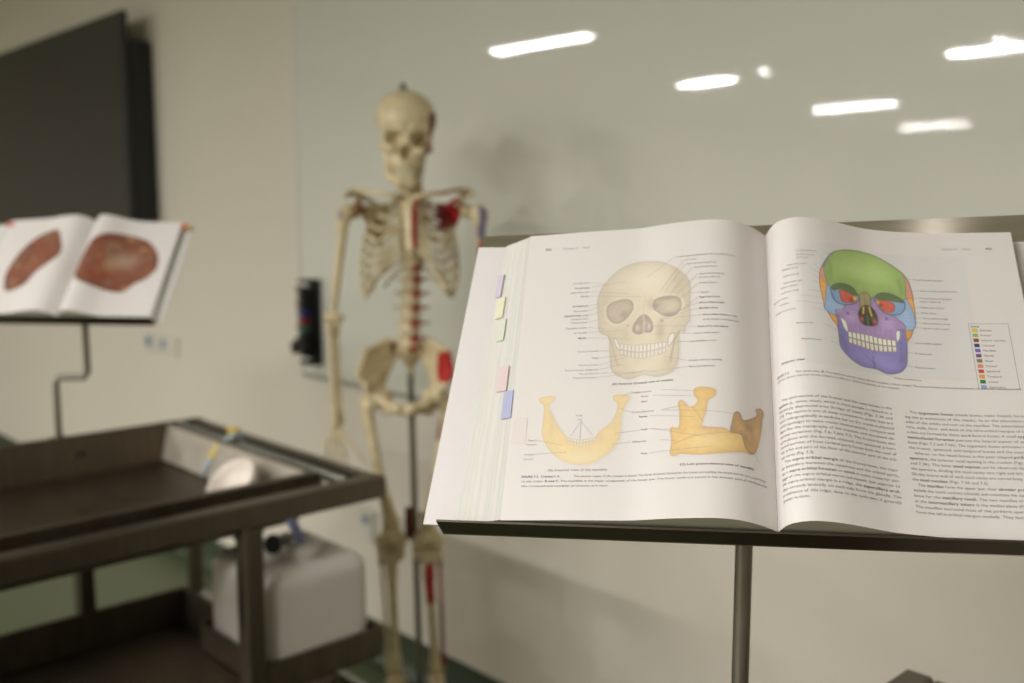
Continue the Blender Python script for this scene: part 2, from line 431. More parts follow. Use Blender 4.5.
# ------------------------------------------------------------------ skeleton on its stand
SKY = 2.45
def SK(x, y, dy=0.0):
    P = at_y(x, y, SKY); return np.array([P[0], P[1] + dy, P[2]])
SK0 = SK(408, 400); SK0[2] = 0.05
sk = thing('skeleton', 'full-size human skeleton model with red muscle patches, hanging on a rod stand', 'skeleton', SK0)
BONE = lin((216, 199, 160)); RED = lin((176, 34, 34)); BLUE = lin((128, 120, 142)); DRED = lin((120, 32, 28))
def pxof(V):      # pixel column / row used only to place the painted patches on the bones
    d = V - CAM; f = d @ ray(512, 341.5); x = d[:, 0]; up = d @ np.array([0, math.sin(PITCH), math.cos(PITCH)])
    return 512 + FPX * x / f, 341.5 - FPX * up / f
def bcols(V, patches):
    c = np.tile(BONE, (len(V), 1))
    if patches:
        px, py = pxof(V)
        for (x0, y0, x1, y1, col) in patches:
            cx_, cy_ = (x0 + x1) / 2, (y0 + y1) / 2
            d = ((px - cx_) / ((x1 - x0) / 2)) ** 4 + ((py - cy_) / ((y1 - y0) / 2)) ** 4
            w = np.clip((1.25 - d) / .5, 0, 1)[:, None]; c = c * (1 - w) + col * w
    return c
def bone_sdf(name, spec, h=.004, patches=None, parent=sk):
    V, F = sdf(*spec, h)
    return mesh_obj(name, V - SK0, F, M['bone'], parent, True, bcols(V, patches))
def bone_mb(name, b, patches=None, parent=sk, smooth=40):
    V = np.array(b.v)
    return mesh_obj(name, V - SK0, b.f, M['bone'], parent, smooth, bcols(V, patches))

# skull
SC0 = SK(406, 128, 0)
tz = R(4)
Rz = np.array([[math.cos(tz), 0, math.sin(tz)], [0, 1, 0], [-math.sin(tz), 0, math.cos(tz)]])
yaw = R(10); Ry = np.array([[math.cos(yaw), -math.sin(yaw), 0], [math.sin(yaw), math.cos(yaw), 0], [0, 0, 1]])
RS = Ry @ Rz * 1.0
def skull_fn(Pw):
    P = (Pw - SC0) @ RS
    d = ell(P, (0, .03, .026), (.073, .092, .066))
    d = smin(d, ell(P, (0, -.028, .012), (.060, .045, .054)), .03)
    P = P + np.array([0, 0, .015])
    d = smin(d, ell(P, (0, -.035, -.040), (.048, .038, .055)), .02)
    d = smin(d, ell(P, (0, -.058, -.074), (.030, .024, .026)), .012)
    for s in (-1, 1):
        d = smin(d, cap(P, (s * .012, -.077, .006), (s * .048, -.062, .010), .009, .008), .010)      # brow
        d = smin(d, cap(P, (s * .034, -.066, -.040), (s * .056, -.048, -.034), .011, .009), .010)    # cheek
        d = smin(d, cap(P, (s * .054, -.046, -.034), (s * .060, .012, -.026), .0055, .0055), .010)       # arch
        d = smin(d, cap(P, (s * .052, -.056, .006), (s * .055, -.052, -.03), .006, .006), .006)
    d = smin(d, cap(P, (0, -.076, .0), (0, -.088, -.022), .007, .006), .008)                          # nasal bones
    for s in (-1, 1):
        d = -smin(-d, ell(P, (s * .0300, -.084, -.018), (.0175, .048, .0165)), .004)                  # orbits
        d = -smin(-d, ell(P, (s * .0045, -.090, -.048), (.0105, .048, .018)), .003)                  # nose
        d = -smin(-d, ell(P, (s * .070, -.035, -.022), (.012, .024, .020)), .006)                    # temple
    return d
V, F = sdf(skull_fn, SC0 - np.array([.1, .12, .12]), SC0 + np.array([.1, .14, .11]), .0034)
skull = mesh_obj('skull', V - SK0, F, M['bone'], sk, True, bcols(V, [(429, 112, 437, 140, DRED), (424, 140, 434, 160, lin((170, 130, 110)))]))
def jaw_fn(Pw):
    P = (Pw - SC0) @ RS
    P = P + np.array([0, 0, .007])
    d = cap(P, (-.012, -.076, -.128), (.012, -.076, -.128), .0135)
    for s in (-1, 1):
        d = smin(d, cap(P, (s * .012, -.074, -.124), (s * .031, -.038, -.116), .0115, .0105), .008)
        d = smin(d, cap(P, (s * .031, -.038, -.114), (s * .037, -.010, -.092), .0105, .0105), .010)
        d = smin(d, cap(P, (s * .037, -.008, -.094), (s * .048, .004, -.040), .0095, .0075), .008)
    d = smin(d, cap(P, (-.01, -.074, -.116), (.01, -.074, -.116), .010), .006)
    return d
V, F = sdf(jaw_fn, SC0 - np.array([.08, .1, .15]), SC0 + np.array([.08, .03, -.03]), .0034)
jaw = mesh_obj('mandible', V - SK0, F, M['bone'], sk, True, bcols(V, None))
for zt, nm, par in ((-.106, 'upper_teeth', skull), (-.1165, 'lower_teeth', jaw)):
    b = MB(lambda p: SC0 + RS @ np.asarray(p) - SK0)
    for k in range(-6, 7):
        a = k * .145; x = .027 * math.sin(a) * 1.05; y = -.058 - .024 * math.cos(a)
        b.box((x - .0024, y - .003, zt - .0058), (x + .0024, y + .003, zt + .0058), .001)
    o = b.build(nm, M['teeth'], par, 40)
    o['kind'] = 'stuff'
b = MB(); hk = SK(402, 89, .02) - SK0
b.lathe([(.0, -.006), (.010, -.006), (.011, .004), (.006, .010), (.004, .018), (0, .018)], hk, 12)
b.build('skull_hook', M['chrome'], sk, 40)

# spine
def spine_pt(t):        # t 0..1 from atlas to last lumbar
    ys = [180, 197, 235, 275, 310, 345]; xs = [408, 409, 409, 409, 409, 408]; dp = [.03, .045, .095, .085, .045, .045]
    tt = [0, .17, .42, .64, .83, 1]
    return SK(np.interp(t, tt, xs), np.interp(t, tt, ys), float(np.interp(t, tt, dp)))
verts_c = []
for i in range(24):
    t = (i + .5) / 24
    t = np.interp(i, [0, 6.5, 7, 18.5, 19, 23], [.01, .17, .19, .64, .68, .985])
    P = spine_pt(t); verts_c.append(P)
    if i < 7: r_, h_ = .011 + .0006 * i, .012
    elif i < 19: r_, h_ = .013 + .0007 * (i - 7), .017 + .0006 * (i - 7)
    else: r_, h_ = .0225 + .0008 * (i - 19), .027
    b = MB()
    b.lathe([(0, -h_ / 2), (r_ * 1.08, -h_ / 2), (r_ * .86, 0), (r_ * 1.08, h_ / 2), (0, h_ / 2)], P, 16)
    b.tube([P + (0, r_ * .6, 0), P + (0, r_ * 1.6, -.004), P + (0, r_ * 2.6, -.012)], [.006, .005, .004], 8)
    for s in (-1, 1):
        b.tube([P + (s * r_ * .5, r_ * .6, 0), P + (s * (r_ + .016 + .005 * (i > 18)), r_ * 1.0, .002)], [.005, .004], 8)
    pt = [(409, 255, 420, 350, RED)] if i >= 18 else None
    if i >= 18:
        px, py = pxof(P[None]); pt = [(px[0] + 1, py[0] - 6, px[0] + 9, py[0] + 4, RED)]
    bone_mb('vertebra', b, pt)
    if i > 18:
        b = MB(); Pm = (P + verts_c[i - 1]) / 2
        b.lathe([(0, -.004), (r_ * .95, -.004), (r_ * .98, 0), (r_ * .95, .004), (0, .004)], Pm - SK0, 14)
        b.build('disc', M['teeth'], sk, 40)

# sternum, ribs and cartilage
st_t, st_b = SK(411, 198, -.045), SK(415, 250, -.085)
def st_fn(P):
    d = tri(P, SK(403, 199, -.04), SK(420, 199, -.04), SK(412, 213, -.055), .006)
    d = smin(d, tri(P, SK(408, 212, -.055), SK(418, 212, -.055), SK(414, 250, -.085), .006), .006)
    d = smin(d, cap(P, SK(413, 212, -.055), SK(415, 246, -.082), .015, .0135), .006)
    d = smin(d, cap(P, SK(415, 248, -.085), SK(415, 257, -.08), .007, .003), .006)
    return d
bone_sdf('sternum', (st_fn, SK(400, 260, -.11), SK(426, 194, -.02)), .003, [(411.5, 200, 428, 250, RED)])
XM = SK(409, 230)[0]
zrow = [verts_c[7 + i][2] for i in range(12)]
Wr = [.052, .080, .098, .108, .113, .116, .118, .119, .118, .113, .098, .075]
Dr = [.035, .052, .066, .066, .088, .094, .098, .100, .100, .096, .085, .07]
Dr[3] = .078
drop = [.020, .036, .050, .062, .072, .082, .092, .098, .102, .098, .070, .045]
rib_end = {}
for i in range(12):
    for s in (-1, 1):
        pts = []; nor = []; rad = []
        amax = [150, 148, 146, 144, 142, 138, 132, 126, 120, 112, 88, 66][i]
        cy_ = SKY + .095 - Dr[i] + .005
        for k in range(19):
            tt = k / 18; a = R(8 + (amax - 8) * tt)
            x = XM + s * (Wr[i] * math.sin(a) ** .85 if math.sin(a) > 0 else 0)
            y = cy_ + Dr[i] * math.cos(a) * (1.0 if a < R(90) else .98)
            z = zrow[i] + .012 - drop[i] * (tt ** 1.15) - .01 * math.sin(a)
            pts.append(np.array([x, y, z])); nor.append((s * math.sin(a), math.cos(a) * 1.0, .15))
            w = .0050 - .0010 * abs(tt - .5); rad.append((w, .0032))
        pt = None
        if s > 0 and i in (2, 3, 4, 5, 6, 7): pt = [(440, 222, 470, 268, lin((186, 168, 140)))]
        if s > 0 and i in (1, 2, 3, 4): pt = [(434, 196, 452, 232, DRED)]
        bone_mb('rib', MB().tube(pts, rad, 8, flat=nor), pt, smooth=True)
        rib_end[(i, s)] = pts[-1]
for s in (-1, 1):
    for i in range(10):
        e = rib_end[(i, s)]
        if i < 7:
            q = st_t + (st_b - st_t) * (.06 + i * .145); q = q + (s * .012, 0, 0)
            mid = (e + q) / 2 + (s * .004, -.012, -.012 if i > 3 else -.002)
        else:
            q = (rib_end[(i - 1, s)] * .45 + (st_b + (s * .02, 0, -.02)) * .55) if i == 7 else rib_end[(i - 1, s)] * .6 + rib_end[(6, s)] * .4 + (-s * .02, 0, 0)
            mid = (e + q) / 2 + (0, -.006, -.004)
        pp = [e, e * .55 + mid * .5 - e * .05, mid, mid * .5 + q * .5, q]
        b = MB().tube([e, mid, q], [.0042, .0045, .0042], 8)
        bone_mb('rib_cartilage', b, None, smooth=True)

# shoulder girdle
def mir(x): return 818 - x
for s in (-1, 1):
    X = (lambda x: x) if s < 0 else mir
    b = MB().tube([SK(X(404), 199, -.045), SK(X(392), 195, -.06), SK(X(374), 193, -.03), SK(X(362), 190, 0), SK(X(352), 191, .03)],
                  [.009, .006, .0055, .006, .008], 10)
    bone_mb('clavicle', b, [(442, 180, 462, 200, lin((196, 150, 120)))] if s > 0 else None, smooth=True)
    def fn(P, X=X):
        a, bq, c = SK(X(357), 207, .04), SK(X(384), 203, .105), SK(X(375), 248, .10)
        d = tri(P, a, bq, c, .0035)
        d = smin(d, cap(P, a, c, .006, .005), .005)
        d = smin(d, cap(P, SK(X(380), 209, .115), SK(X(350), 192, .04), .005, .009), .006)
        d = smin(d, cap(P, SK(X(350), 192, .04), SK(X(345), 196, .0), .009, .007), .006)
        d = smin(d, cap(P, a, SK(X(358), 200, -.005), .010, .007), .006)
        return smin(d, ell(P, SK(X(353), 211, .03), (.014, .014, .02)), .006)
    lo = np.minimum(SK(X(340), 255, -.03), SK(X(390), 185, .13)); hi = np.maximum(SK(X(340), 255, -.03), SK(X(390), 185, .13))
    bone_sdf('scapula', (fn, lo, hi), .004, [(438, 196, 460, 226, RED)] if s > 0 else [(352, 198, 366, 226, lin((160, 118, 76)))])
    # arm
    hd, el = ((346, 213), (333, 318)) if s < 0 else ((477, 213), (488, 318))
    o_ = -1 if s < 0 else 1
    segs = [(SK(*hd, .01), SK(*hd, .01) + (o_ * .001, 0, 0), .021, .021), (SK(hd[0] + o_ * 4, hd[1] + 2), SK(hd[0] + o_ * 4, hd[1] + 10), .016, .013),
            (SK(hd[0] + o_ * 2, hd[1] + 6), SK(el[0], el[1] - 10, .01), .0125, .0095), (SK(el[0] - 6, el[1], .01), SK(el[0] + 6, el[1], .01), .012, .012)]
    bone_sdf('humerus', chain(segs, .01), .0042, [(478, 205, 492, 222, BLUE), (477, 222, 489, 240, BLUE), (478, 240, 492, 262, RED)] if s > 0 else [(338, 210, 343, 220, BLUE)])
    wr = (336, 427) if s < 0 else (492, 426)
    bone_sdf('radius', chain([(SK(el[0] + o_ * 3, el[1] + 9, 0), SK(el[0] + o_ * 3, el[1] + 13, 0), .011, .009), (SK(el[0] + o_ * 3, el[1] + 12, 0), SK(wr[0] + o_ * 1, wr[1] - 12, -.01), .0068, .008),
                             (SK(wr[0] + o_ * 1, wr[1] - 14, -.01), SK(wr[0], wr[1] - 4, -.01), .009, .012)], .008), .0036)
    bone_sdf('ulna', chain([(SK(el[0] - o_ * 2, el[1] + 2, .02), SK(el[0] - o_ * 2, el[1] + 14, .012), .012, .009), (SK(el[0] - o_ * 2, el[1] + 12, .012), SK(wr[0] - o_ * 5, wr[1] - 8, 0), .0072, .006),
                            (SK(wr[0] - o_ * 5, wr[1] - 10, 0), SK(wr[0] - o_ * 5, wr[1] - 4, 0), .008, .008)], .008), .0036)
    # hand: carpal block and five fingers
    wc = SK(wr[0] - o_ * 1, wr[1] + 3, -.005)
    b = MB()
    for (dx, dz) in ((-8, 0), (0, 1), (8, 0), (-10, -9), (-3, -10), (4, -10), (11, -9)):
        b.lathe([(0, -.006), (.0062, -.003), (.0062, .003), (0, .006)], wc + (-o_ * dx * .0012 * 1.1, 0, dz * .0012), 8)
    hand = bone_mb('hand', b, None, smooth=True)
    for fi in range(5):
        spread = (fi - 2) * .0105
        root = wc + (-o_ * spread * 1.1, 0, -.016)
        if fi == 4:
            root = wc + (-o_ * .020, -.004, -.008); dirs = np.array([-o_ * .62, -.25, -.75]); lens = [.040, .030, .024]
        else:
            dirs = np.array([-o_ * (spread * 9 + .10), -.10, -1.0]); lens = [[.052, .034, .022, .016], [.060, .040, .026, .018], [.062, .042, .028, .018], [.060, .038, .024, .017]][fi]
        dirs = dirs / np.linalg.norm(dirs); p = root; b = MB()
        for li, ln in enumerate(lens):
            q2 = p + dirs * ln
            b.tube([p, p + dirs * ln * .15, p + dirs * ln * .5, p + dirs * ln * .85, q2], [.0035, .0052 - .0005 * li, .0034 - .0003 * li, .0046 - .0005 * li, .003], 8)
            p = q2 + dirs * .002; dirs = dirs + np.array([0, -.22, .03]); dirs = dirs / np.linalg.norm(dirs)
        bone_mb('finger_bone', b, None, parent=hand, smooth=True)

# pelvis
def hipfn(X):
    def fn(P):
        A, Tp, Sd, AS = SK(X(397), 350, .07), SK(X(384), 343, .035), SK(X(366), 351, .0), SK(X(361), 371, -.05)
        SI, AC = SK(X(387), 367, .055), SK(X(376), 395, -.005)
        AI = SK(X(369), 384, -.045)
        d = tri(P, A, Tp, SI, .006); d = smin(d, tri(P, Tp, Sd, SI, .0035), .008); d = smin(d, tri(P, Sd, AS, AI, .004), .008)
        d = smin(d, tri(P, Sd, AI, SI, .0035), .008); d = smin(d, tri(P, SI, AI, AC, .008), .008)
        for p, q_, ra, rb in ((A, Tp, .008, .007), (Tp, Sd, .007, .007), (Sd, AS, .007, .008), (AS, AI, .006, .007), (A, SI, .008, .009), (SI, AC, .009, .012)):
            d = smin(d, cap(P, p, q_, ra, rb), .006)
        d = smin(d, ell(P, AC, (.026, .024, .026)), .01)
        d = smin(d, cap(P, AC, SK(X(387), 400, -.04), .012, .010), .008); d = smin(d, cap(P, SK(X(387), 400, -.04), SK(X(400), 404, -.06), .010, .010), .008)
        d = smin(d, cap(P, SK(X(400), 403, -.06), SK(X(404), 407, -.055), .012, .012), .006)
        d = smin(d, cap(P, AC, SK(X(385), 411, .015), .014, .013), .008)
        return smin(d, cap(P, SK(X(386), 411, .008), SK(X(403), 408, -.048), .011, .009), .010)
    return fn
for X in ((lambda x: x), (lambda x: 814 - x)):
    a, c = SK(X(352), 428, -.08), SK(X(408), 335, .1)
    bone_sdf('hip_bone', (hipfn(X), np.minimum(a, c), np.maximum(a, c)), .0042, [(437, 351, 454, 383, RED), (421, 384, 430, 396, lin((190, 150, 120)))] if X(0) > 0 else [(391, 344, 398, 352, DRED)])
def sacfn(P):
    d = tri(P, SK(392, 350, .06), SK(422, 350, .06), SK(407, 371, .085), .010)
    d = smin(d, cap(P, SK(407, 349, .045), SK(407, 362, .07), .020, .014), .01)
    return smin(d, cap(P, SK(407, 368, .088), SK(407, 380, .08), .008, .004), .008)
bone_sdf('sacrum', (sacfn, SK(390, 392, .01), SK(424, 342, .12)), .004, [(409, 342, 417, 352, RED)])

# legs
for s in (-1, 1):
    if s < 0: hd, tr, kn, an = (384, 397), (366, 404), (391, 541), (395, 670)
    else: hd, tr, kn, an = (431, 397), (448, 404), (428, 541), (436, 668)
    o_ = s
    segs = [(SK(*hd, -.005), SK(*hd, -.004) + (.001, 0, 0), .0225, .0225), (SK(*hd, -.005), SK(tr[0] - o_ * 2, tr[1] + 2, 0), .015, .016), (SK(tr[0] + o_ * 2, tr[1] - 2, .01), SK(tr[0], tr[1] + 8, .01), .015, .015),
            (SK(tr[0] - o_ * 2, tr[1] + 12, 0), SK((tr[0] + kn[0]) / 2 - o_ * 1, (tr[1] + kn[1]) / 2, -.012), .0155, .0125),
            (SK((tr[0] + kn[0]) / 2 - o_ * 1, (tr[1] + kn[1]) / 2, -.012), SK(kn[0], kn[1] - 20, 0), .0125, .017),
            (SK(kn[0], kn[1] - 20, 0), SK(kn[0], kn[1] - 4, 0), .018, .024),
            (SK(kn[0] - 8, kn[1], .01), SK(kn[0] - 8, kn[1] + 2, -.01), .020, .019), (SK(kn[0] + 8, kn[1], .01), SK(kn[0] + 8, kn[1] + 2, -.01), .020, .019)]
    bone_sdf('femur', chain(segs, .012), .0045, [(434, 418, 441, 440, DRED)] if s > 0 else None)
    b = MB(); pc = SK(kn[0], kn[1] - 7, -.038)
    b.lathe([(0, -.02), (.012, -.014), (.019, .0), (.016, .014), (0, .02)], pc, 14)
    bone_mb('patella', b, None, smooth=True)
    segs = [(SK(kn[0] - 8, kn[1] + 13), SK(kn[0] + 8, kn[1] + 13), .0165, .0165), (SK(kn[0], kn[1] + 14), SK(kn[0] + 1, kn[1] + 34, -.008), .020, .013),
            (SK(kn[0] + 1, kn[1] + 34, -.008), SK(an[0] - o_ * 1, an[1] - 14, 0), .0125, .0100), (SK(an[0] - o_ * 1, an[1] - 14, 0), SK(an[0] - o_ * 1, an[1] - 3, 0), .012, .017)]
    bone_sdf('tibia', chain(segs, .012), .0042, [(425, 563, 437, 604, RED)] if s > 0 else None)
    fx = kn[0] + o_ * 11
    segs = [(SK(fx, kn[1] + 20, .02), SK(fx, kn[1] + 24, .02), .009, .008), (SK(fx, kn[1] + 22, .02), SK(an[0] + o_ * 7, an[1] - 8, .012), .0052, .0055), (SK(an[0] + o_ * 7, an[1] - 8, .012), SK(an[0] + o_ * 7, an[1] + 2, .01), .008, .008)]
    bone_sdf('fibula', chain(segs, .006), .0036, [(436, 563, 448, 600, lin((170, 90, 80))), (436, 600, 450, 668, DRED)] if s > 0 else None)
    A = SK(*an, 0)
    fd = np.array([o_ * .25, -1, 0]); fd /= np.linalg.norm(fd); sd = np.array([fd[1], -fd[0], 0]) * -1
    segs = [(A + (0, .005, -.022), A + (0, -.012, -.03), .020, .018), (A + (0, .0, -.035), A - fd * .045 + (0, 0, -.055), .017, .019), (A + fd * .02 + (0, 0, -.03), A + fd * .055 + (0, 0, -.044), .019, .014)]
    foot = bone_sdf('foot', chain(segs, .012), .0042, None)
    for k in range(5):
        off = sd * (k - 2) * .013
        p0 = A + fd * .058 + off * .8 + (0, 0, -.046 - .002 * abs(k)); p1 = A + fd * (.118 - .006 * k) + off * 1.35 + (0, 0, -.070)
        p2 = p1 + fd * (.030 - .003 * k) + (0, 0, -.004)
        p3 = p2 + fd * .022 + (0, 0, -.004)
        r_ = .0065 if k else .009
        b = MB().tube([p0, p0 * .8 + p1 * .2, (p0 + p1) / 2, p0 * .1 + p1 * .9, p1], [r_ * .8, r_ * 1.1, r_ * .75, r_ * 1.15, r_ * .7], 8)
        b.tube([p1, p2], [r_, r_ * .75], 8).tube([p2, p3], [r_ * .85, r_ * .6], 8)
        bone_mb('toe_bone', b, None, parent=foot, smooth=True)

# stand of the skeleton
r0_, r1_ = SK(406.5, 366, .09), SK(418, 683, .05)
dv = (r1_ - r0_) / (r1_[2] - r0_[2]); rb_ = r0_ + dv * (.09 - r0_[2])
ss = thing('skeleton_stand', 'grey metal rod stand with castor base holding up the skeleton', 'stand', (rb_[0], rb_[1], 0))
O_ = np.array([rb_[0], rb_[1], 0])
MB().tube([r0_ - O_, rb_ - O_], .0085, 14).build('rod', M['chrome'], ss, 40)
MB().lathe([(.0, .075), (.035, .075), (.035, .10), (.016, .12), (.013, .16), (0, .16)], (0, 0, 0), 20).build('hub', M['chrome'], ss, 40)
for k in range(5):
    a = R(20 + 72 * k); e = np.array([math.cos(a), math.sin(a), 0]) * .27
    leg = MB().tube([(0, 0, .09), e + (0, 0, .07)], [.013, .010], 10).build('leg', M['chrome'], ss, 40)
    MB().tube([e + (-.009, 0, .028), e + (.009, 0, .028)], .0275, 18).tube([e + (0, 0, .03), e + (0, 0, .074)], .006, 8).build('castor', M['black'], leg, 40)
pk = SK(415, 533, .065) - O_
b = MB()
b.box(pk + (-.032, -.004, -.038), pk + (-.012, .006, .048), .003).box(pk + (-.016, -.004, -.044), pk + (.004, .006, -.012), .003).box(pk + (.006, -.004, -.002), pk + (.032, .006, .036), .003)
b.build('red_bracket', M['darkred'], ss, 30)

# ------------------------------------------------------------------ dissecting tables
KT = 0.904
def tz_(z): return EYE - KT * (EYE - z)
TO = np.array([0, T0[1] * KT, 0])                       # local x = along the end, local -y = away from the wall
TM = basis(D, Q, UPZ, TO)
def TW(u, v, z): return TO + D * u * KT - Q * v * KT + UPZ * tz_(z)
def TT(p): return np.array([p[0] * KT, -p[1] * KT, tz_(p[2])])
table = thing('dissecting_table', 'stainless steel dissecting table with sunken tray and lower shelf, at the left by the wall', 'table', mtx=TM, group=None)
ZF = EYE - EYE / KT                                     # floor in table units
def TB_(): return MB(TT)
VE = 2.75
for (u0, u1) in ((.355, .40), (-.51, -.472)):
    TB_().box((u0, .76, .852), (u1, VE, .90), .004).build('side_rail', M['steel'], table, 30)
for v in (.76, VE - .04):
    TB_().box((-.472, v, .855), (.355, v + .036, .898), .004).build('end_rail', M['steel'], table, 30)
TB_().tube([(-.47, .835, .893), (.355, .835, .893)], .010, 10).build('cross_bar', M['silver'], table, 40)
# tray: rim, walls, sloping floor
b = TB_()
A_ = [(-.470, .862), (.292, .862), (.292, 2.66), (-.470, 2.66)]; B_ = [(-.455, .877), (.268, .877), (.268, 2.645), (-.455, 2.645)]
C_ = [(-.440, .905), (.250, .905), (.250, 2.62), (-.440, 2.62)]
V = [(x, y, .906) for x, y in A_] + [(x, y, .906) for x, y in B_] + [(x, y, .806 + (.0 if y < 1 else .004)) for x, y in C_]
V += [(x, y, .880) for x, y in A_] + [(x + (.01 if x > 0 else -.01), y, .796) for x, y in C_]
F = []
for i in range(4):
    j = (i + 1) % 4
    F += [(i, j, 4 + j, 4 + i), (4 + i, 4 + j, 8 + j, 8 + i), (j, i, 12 + i, 12 + j), (12 + j, 12 + i, 16 + i, 16 + j)]
F += [(8, 9, 10, 11), (19, 18, 17, 16)]
TB_().add([(-.452, .8775, .904), (.264, .8775, .904), (.247, .9055, .812), (-.437, .9055, .812), (-.452, .8735, .904), (.264, .8735, .904), (.247, .9015, .812), (-.437, .9015, .812)], [(3, 2, 1, 0), (4, 5, 6, 7), (0, 1, 5, 4), (1, 2, 6, 5), (2, 3, 7, 6), (3, 0, 4, 7)]).build('end_panel', M['endp'], table)  # end wall as its own sheet, reflected brightness painted in by paler steel
F = [f[::-1] for f in F]
b.add(V, F); tray = b.build('sunken_tray', M['steel_dark'], table)
TB_().lathe([(.0, .7), (.0, .7)], (0, 0, 0), 3)
b = TB_(); b.lathe([(.024, 0), (.024, .005), (.018, .008), (.0, .008)], (.0, 1.02, .808), 18); b.build('drain_plug', M['black'], tray, 40)
b = TB_(); b.tube([(.1, .96, .80), (.1, .96, .74), (.12, .94, .70)], .02, 14).build('drain_pipe', M['steel_dark'], table, 40)
for sgn in ():
    TB_().box((-.30, 1.28, .809), (-.275, 2.1, .815), .002).build('tray_rib', M['steel'], tray, 30)
for (u, v) in ((.378, 1.088), (-.468, 1.118), (.378, 2.45), (-.468, 2.45)):
    leg = TB_().box((u - .0215, v - .0215, ZF + .13), (u + .0215, v + .0215, .853 if u > 0 else .868), .004).build('leg', M['steel'], table, 30)
    TB_().box((u - .012, v - .026, ZF + .04), (u + .012, v + .026, ZF + .135), .003).build('castor_fork', M['steel_dark'], leg, 30)
    TB_().tube([(u - .018, v, ZF + .0555), (u + .018, v, ZF + .0555)], .0499, 20).build('castor_wheel', M['black'], leg, 40)
# lower shelf basin
b = TB_()
A_ = [(-.445, .85), (.345, .85), (.345, 2.62), (-.445, 2.62)]; C_ = [(-.435, .86), (.335, .86), (.335, 2.61), (-.435, 2.61)]; E_ = [(-.43, .87), (.33, .87), (.33, 2.60), (-.43, 2.60)]
V = [(x, y, .436) for x, y in A_] + [(x, y, .436) for x, y in C_] + [(x, y, .338) for x, y in E_] + [(x, y, .330) for x, y in A_]
F = []
for i in range(4):
    j = (i + 1) % 4
    F += [(i, j, 4 + j, 4 + i), (4 + i, 4 + j, 8 + j, 8 + i), (j, i, 12 + i, 12 + j)]
F += [(8, 9, 10, 11), (15, 14, 13, 12)]
b.add(V, [f[::-1] for f in F]).build('lower_shelf', M['steel_dark'], table)
for u0, u1 in ((.355, .395), (-.49, -.455)):
    TB_().box((u0, .79, .27), (u1, 2.5, .305), .003).build('lower_rail', M['steel'], table, 30)
TB_().box((-.455, .79, .385), (.355, .815, .41), .003).build('lower_end_rail', M['silver'], table, 30)
for u in (-.475, .36):
    TB_().box((u, .79, .30), (u + .025, .83, .852), .003).build('end_post', M['steel_dark'], table, 30) if u < 0 else None
# holder for the canister
b = TB_(); u0, u1, v0, v1, z0, z1 = .085, .392, .775, 1.064, .484, .553
b.box((u0, v0, z0), (u1, v1, z0 + .006)).box((u0, v0, z0), (u0 + .005, v1, z1)).box((u1 - .005, v0, z0), (u1, v1, z1)).box((u0, v0, z0), (u1, v0 + .005, z1)).box((u0, v1 - .005, z0), (u1, v1, z1))
b.build('canister_holder', M['steel_dark'], table)

# second table, only its far corner shows at the lower right
table2 = copy_tree(table)
cn = at_z(906, 667, tz_(.9)); c1 = TW(-.51, .76, .9); dl = cn - c1
table2.location = table2.location + Vector((dl[0], dl[1], 0))
table2['label'] = 'stainless steel table under the big book, only its corner showing at the lower right'
table2['category'] = 'table'
for o in (table, table2): o['group'] = 'steel dissecting tables'

# canister
ju0, ju1, jv0, jv1, jz0, jz1 = .100, .380, .790, 1.050, .4905, .728
jc = np.array([(ju0 + ju1) / 2, (jv0 + jv1) / 2]); J0 = TW(jc[0], jc[1], jz0)
jr = thing('jerrycan', 'milky white plastic canister in the holder under the end of the steel table', 'canister', J0)
hx, hy, hz = (ju1 - ju0) / 2 * KT, (jv1 - jv0) / 2 * KT, (jz1 - jz0) * KT
def can_fn(P):
    rr = .034; x, y, z = np.abs(P[..., 0]) - (hx - rr), np.abs(P[..., 1]) - (hy - rr), np.abs(P[..., 2] - hz / 2) - (hz / 2 - rr)
    d = np.sqrt(np.maximum(x, 0) ** 2 + np.maximum(y, 0) ** 2 + np.maximum(z, 0) ** 2) + np.minimum(np.maximum(np.maximum(x, y), z), 0) - rr
    d = -smin(-d, ell(P, (-.04, .035, hz + .016), (.045, .026, .024)), .012)                                   # hand hold
    d = smin(d, cap(P, (NK[0], NK[1], hz - .02), (NK[0], NK[1], hz + .008), .030, .026), .012)
    g = np.sqrt((np.abs(P[..., 0]) - hx - .004) ** 2 + (P[..., 1] / 3) ** 2) - .010
    return np.maximum(d, -(g + .0) ) if False else d
_n = at_z(303, 558, J0[2] + hz) - J0; NK = (float(_n @ D), float(_n @ Q)); NK = (float(np.clip(NK[0], -hx + .04, hx - .04)), float(np.clip(NK[1], -hy + .04, hy - .04)))
V, F = sdf(can_fn, (-hx, -hy, 0), (hx, hy, hz + .05), .006)
JT = lambda p: D * p[0] + Q * p[1] + UPZ * p[2]
body = mesh_obj('canister_body', [JT(p) for p in V], F, M['can'], jr, True)
MB(JT).tube([(-.085, .035, hz - .010), (-.07, .035, hz + .004), (-.01, .035, hz + .004), (.005, .035, hz - .010)], .009, 10).build('handle', M['can'], jr, True)
MB(JT).lathe([(0, 0), (.029, 0), (.030, .022), (.026, .027), (.0, .027)], (NK[0], NK[1], hz + .000), 24).build('neck_ring', M['can'], jr, 40)
cq = at_y(273, 544, TW(.30, 1.0, .73)[1]) - J0; vd = np.array([cq[0] + J0[0], cq[1] + J0[1], 0]); vd /= -np.linalg.norm(vd)
MB().tube([(cq[0] - vd[0] * .03, cq[1] - vd[1] * .03, hz - .008), cq - vd * .028 + (0, 0, -.006), cq - vd * .010], [.019, .017, .016], 16).build('spout', M['can'], jr, 40)
MB().tube([cq - vd * .012, cq + vd * .012], .0165, 14).build('black_cap', M['black'], jr, 40)
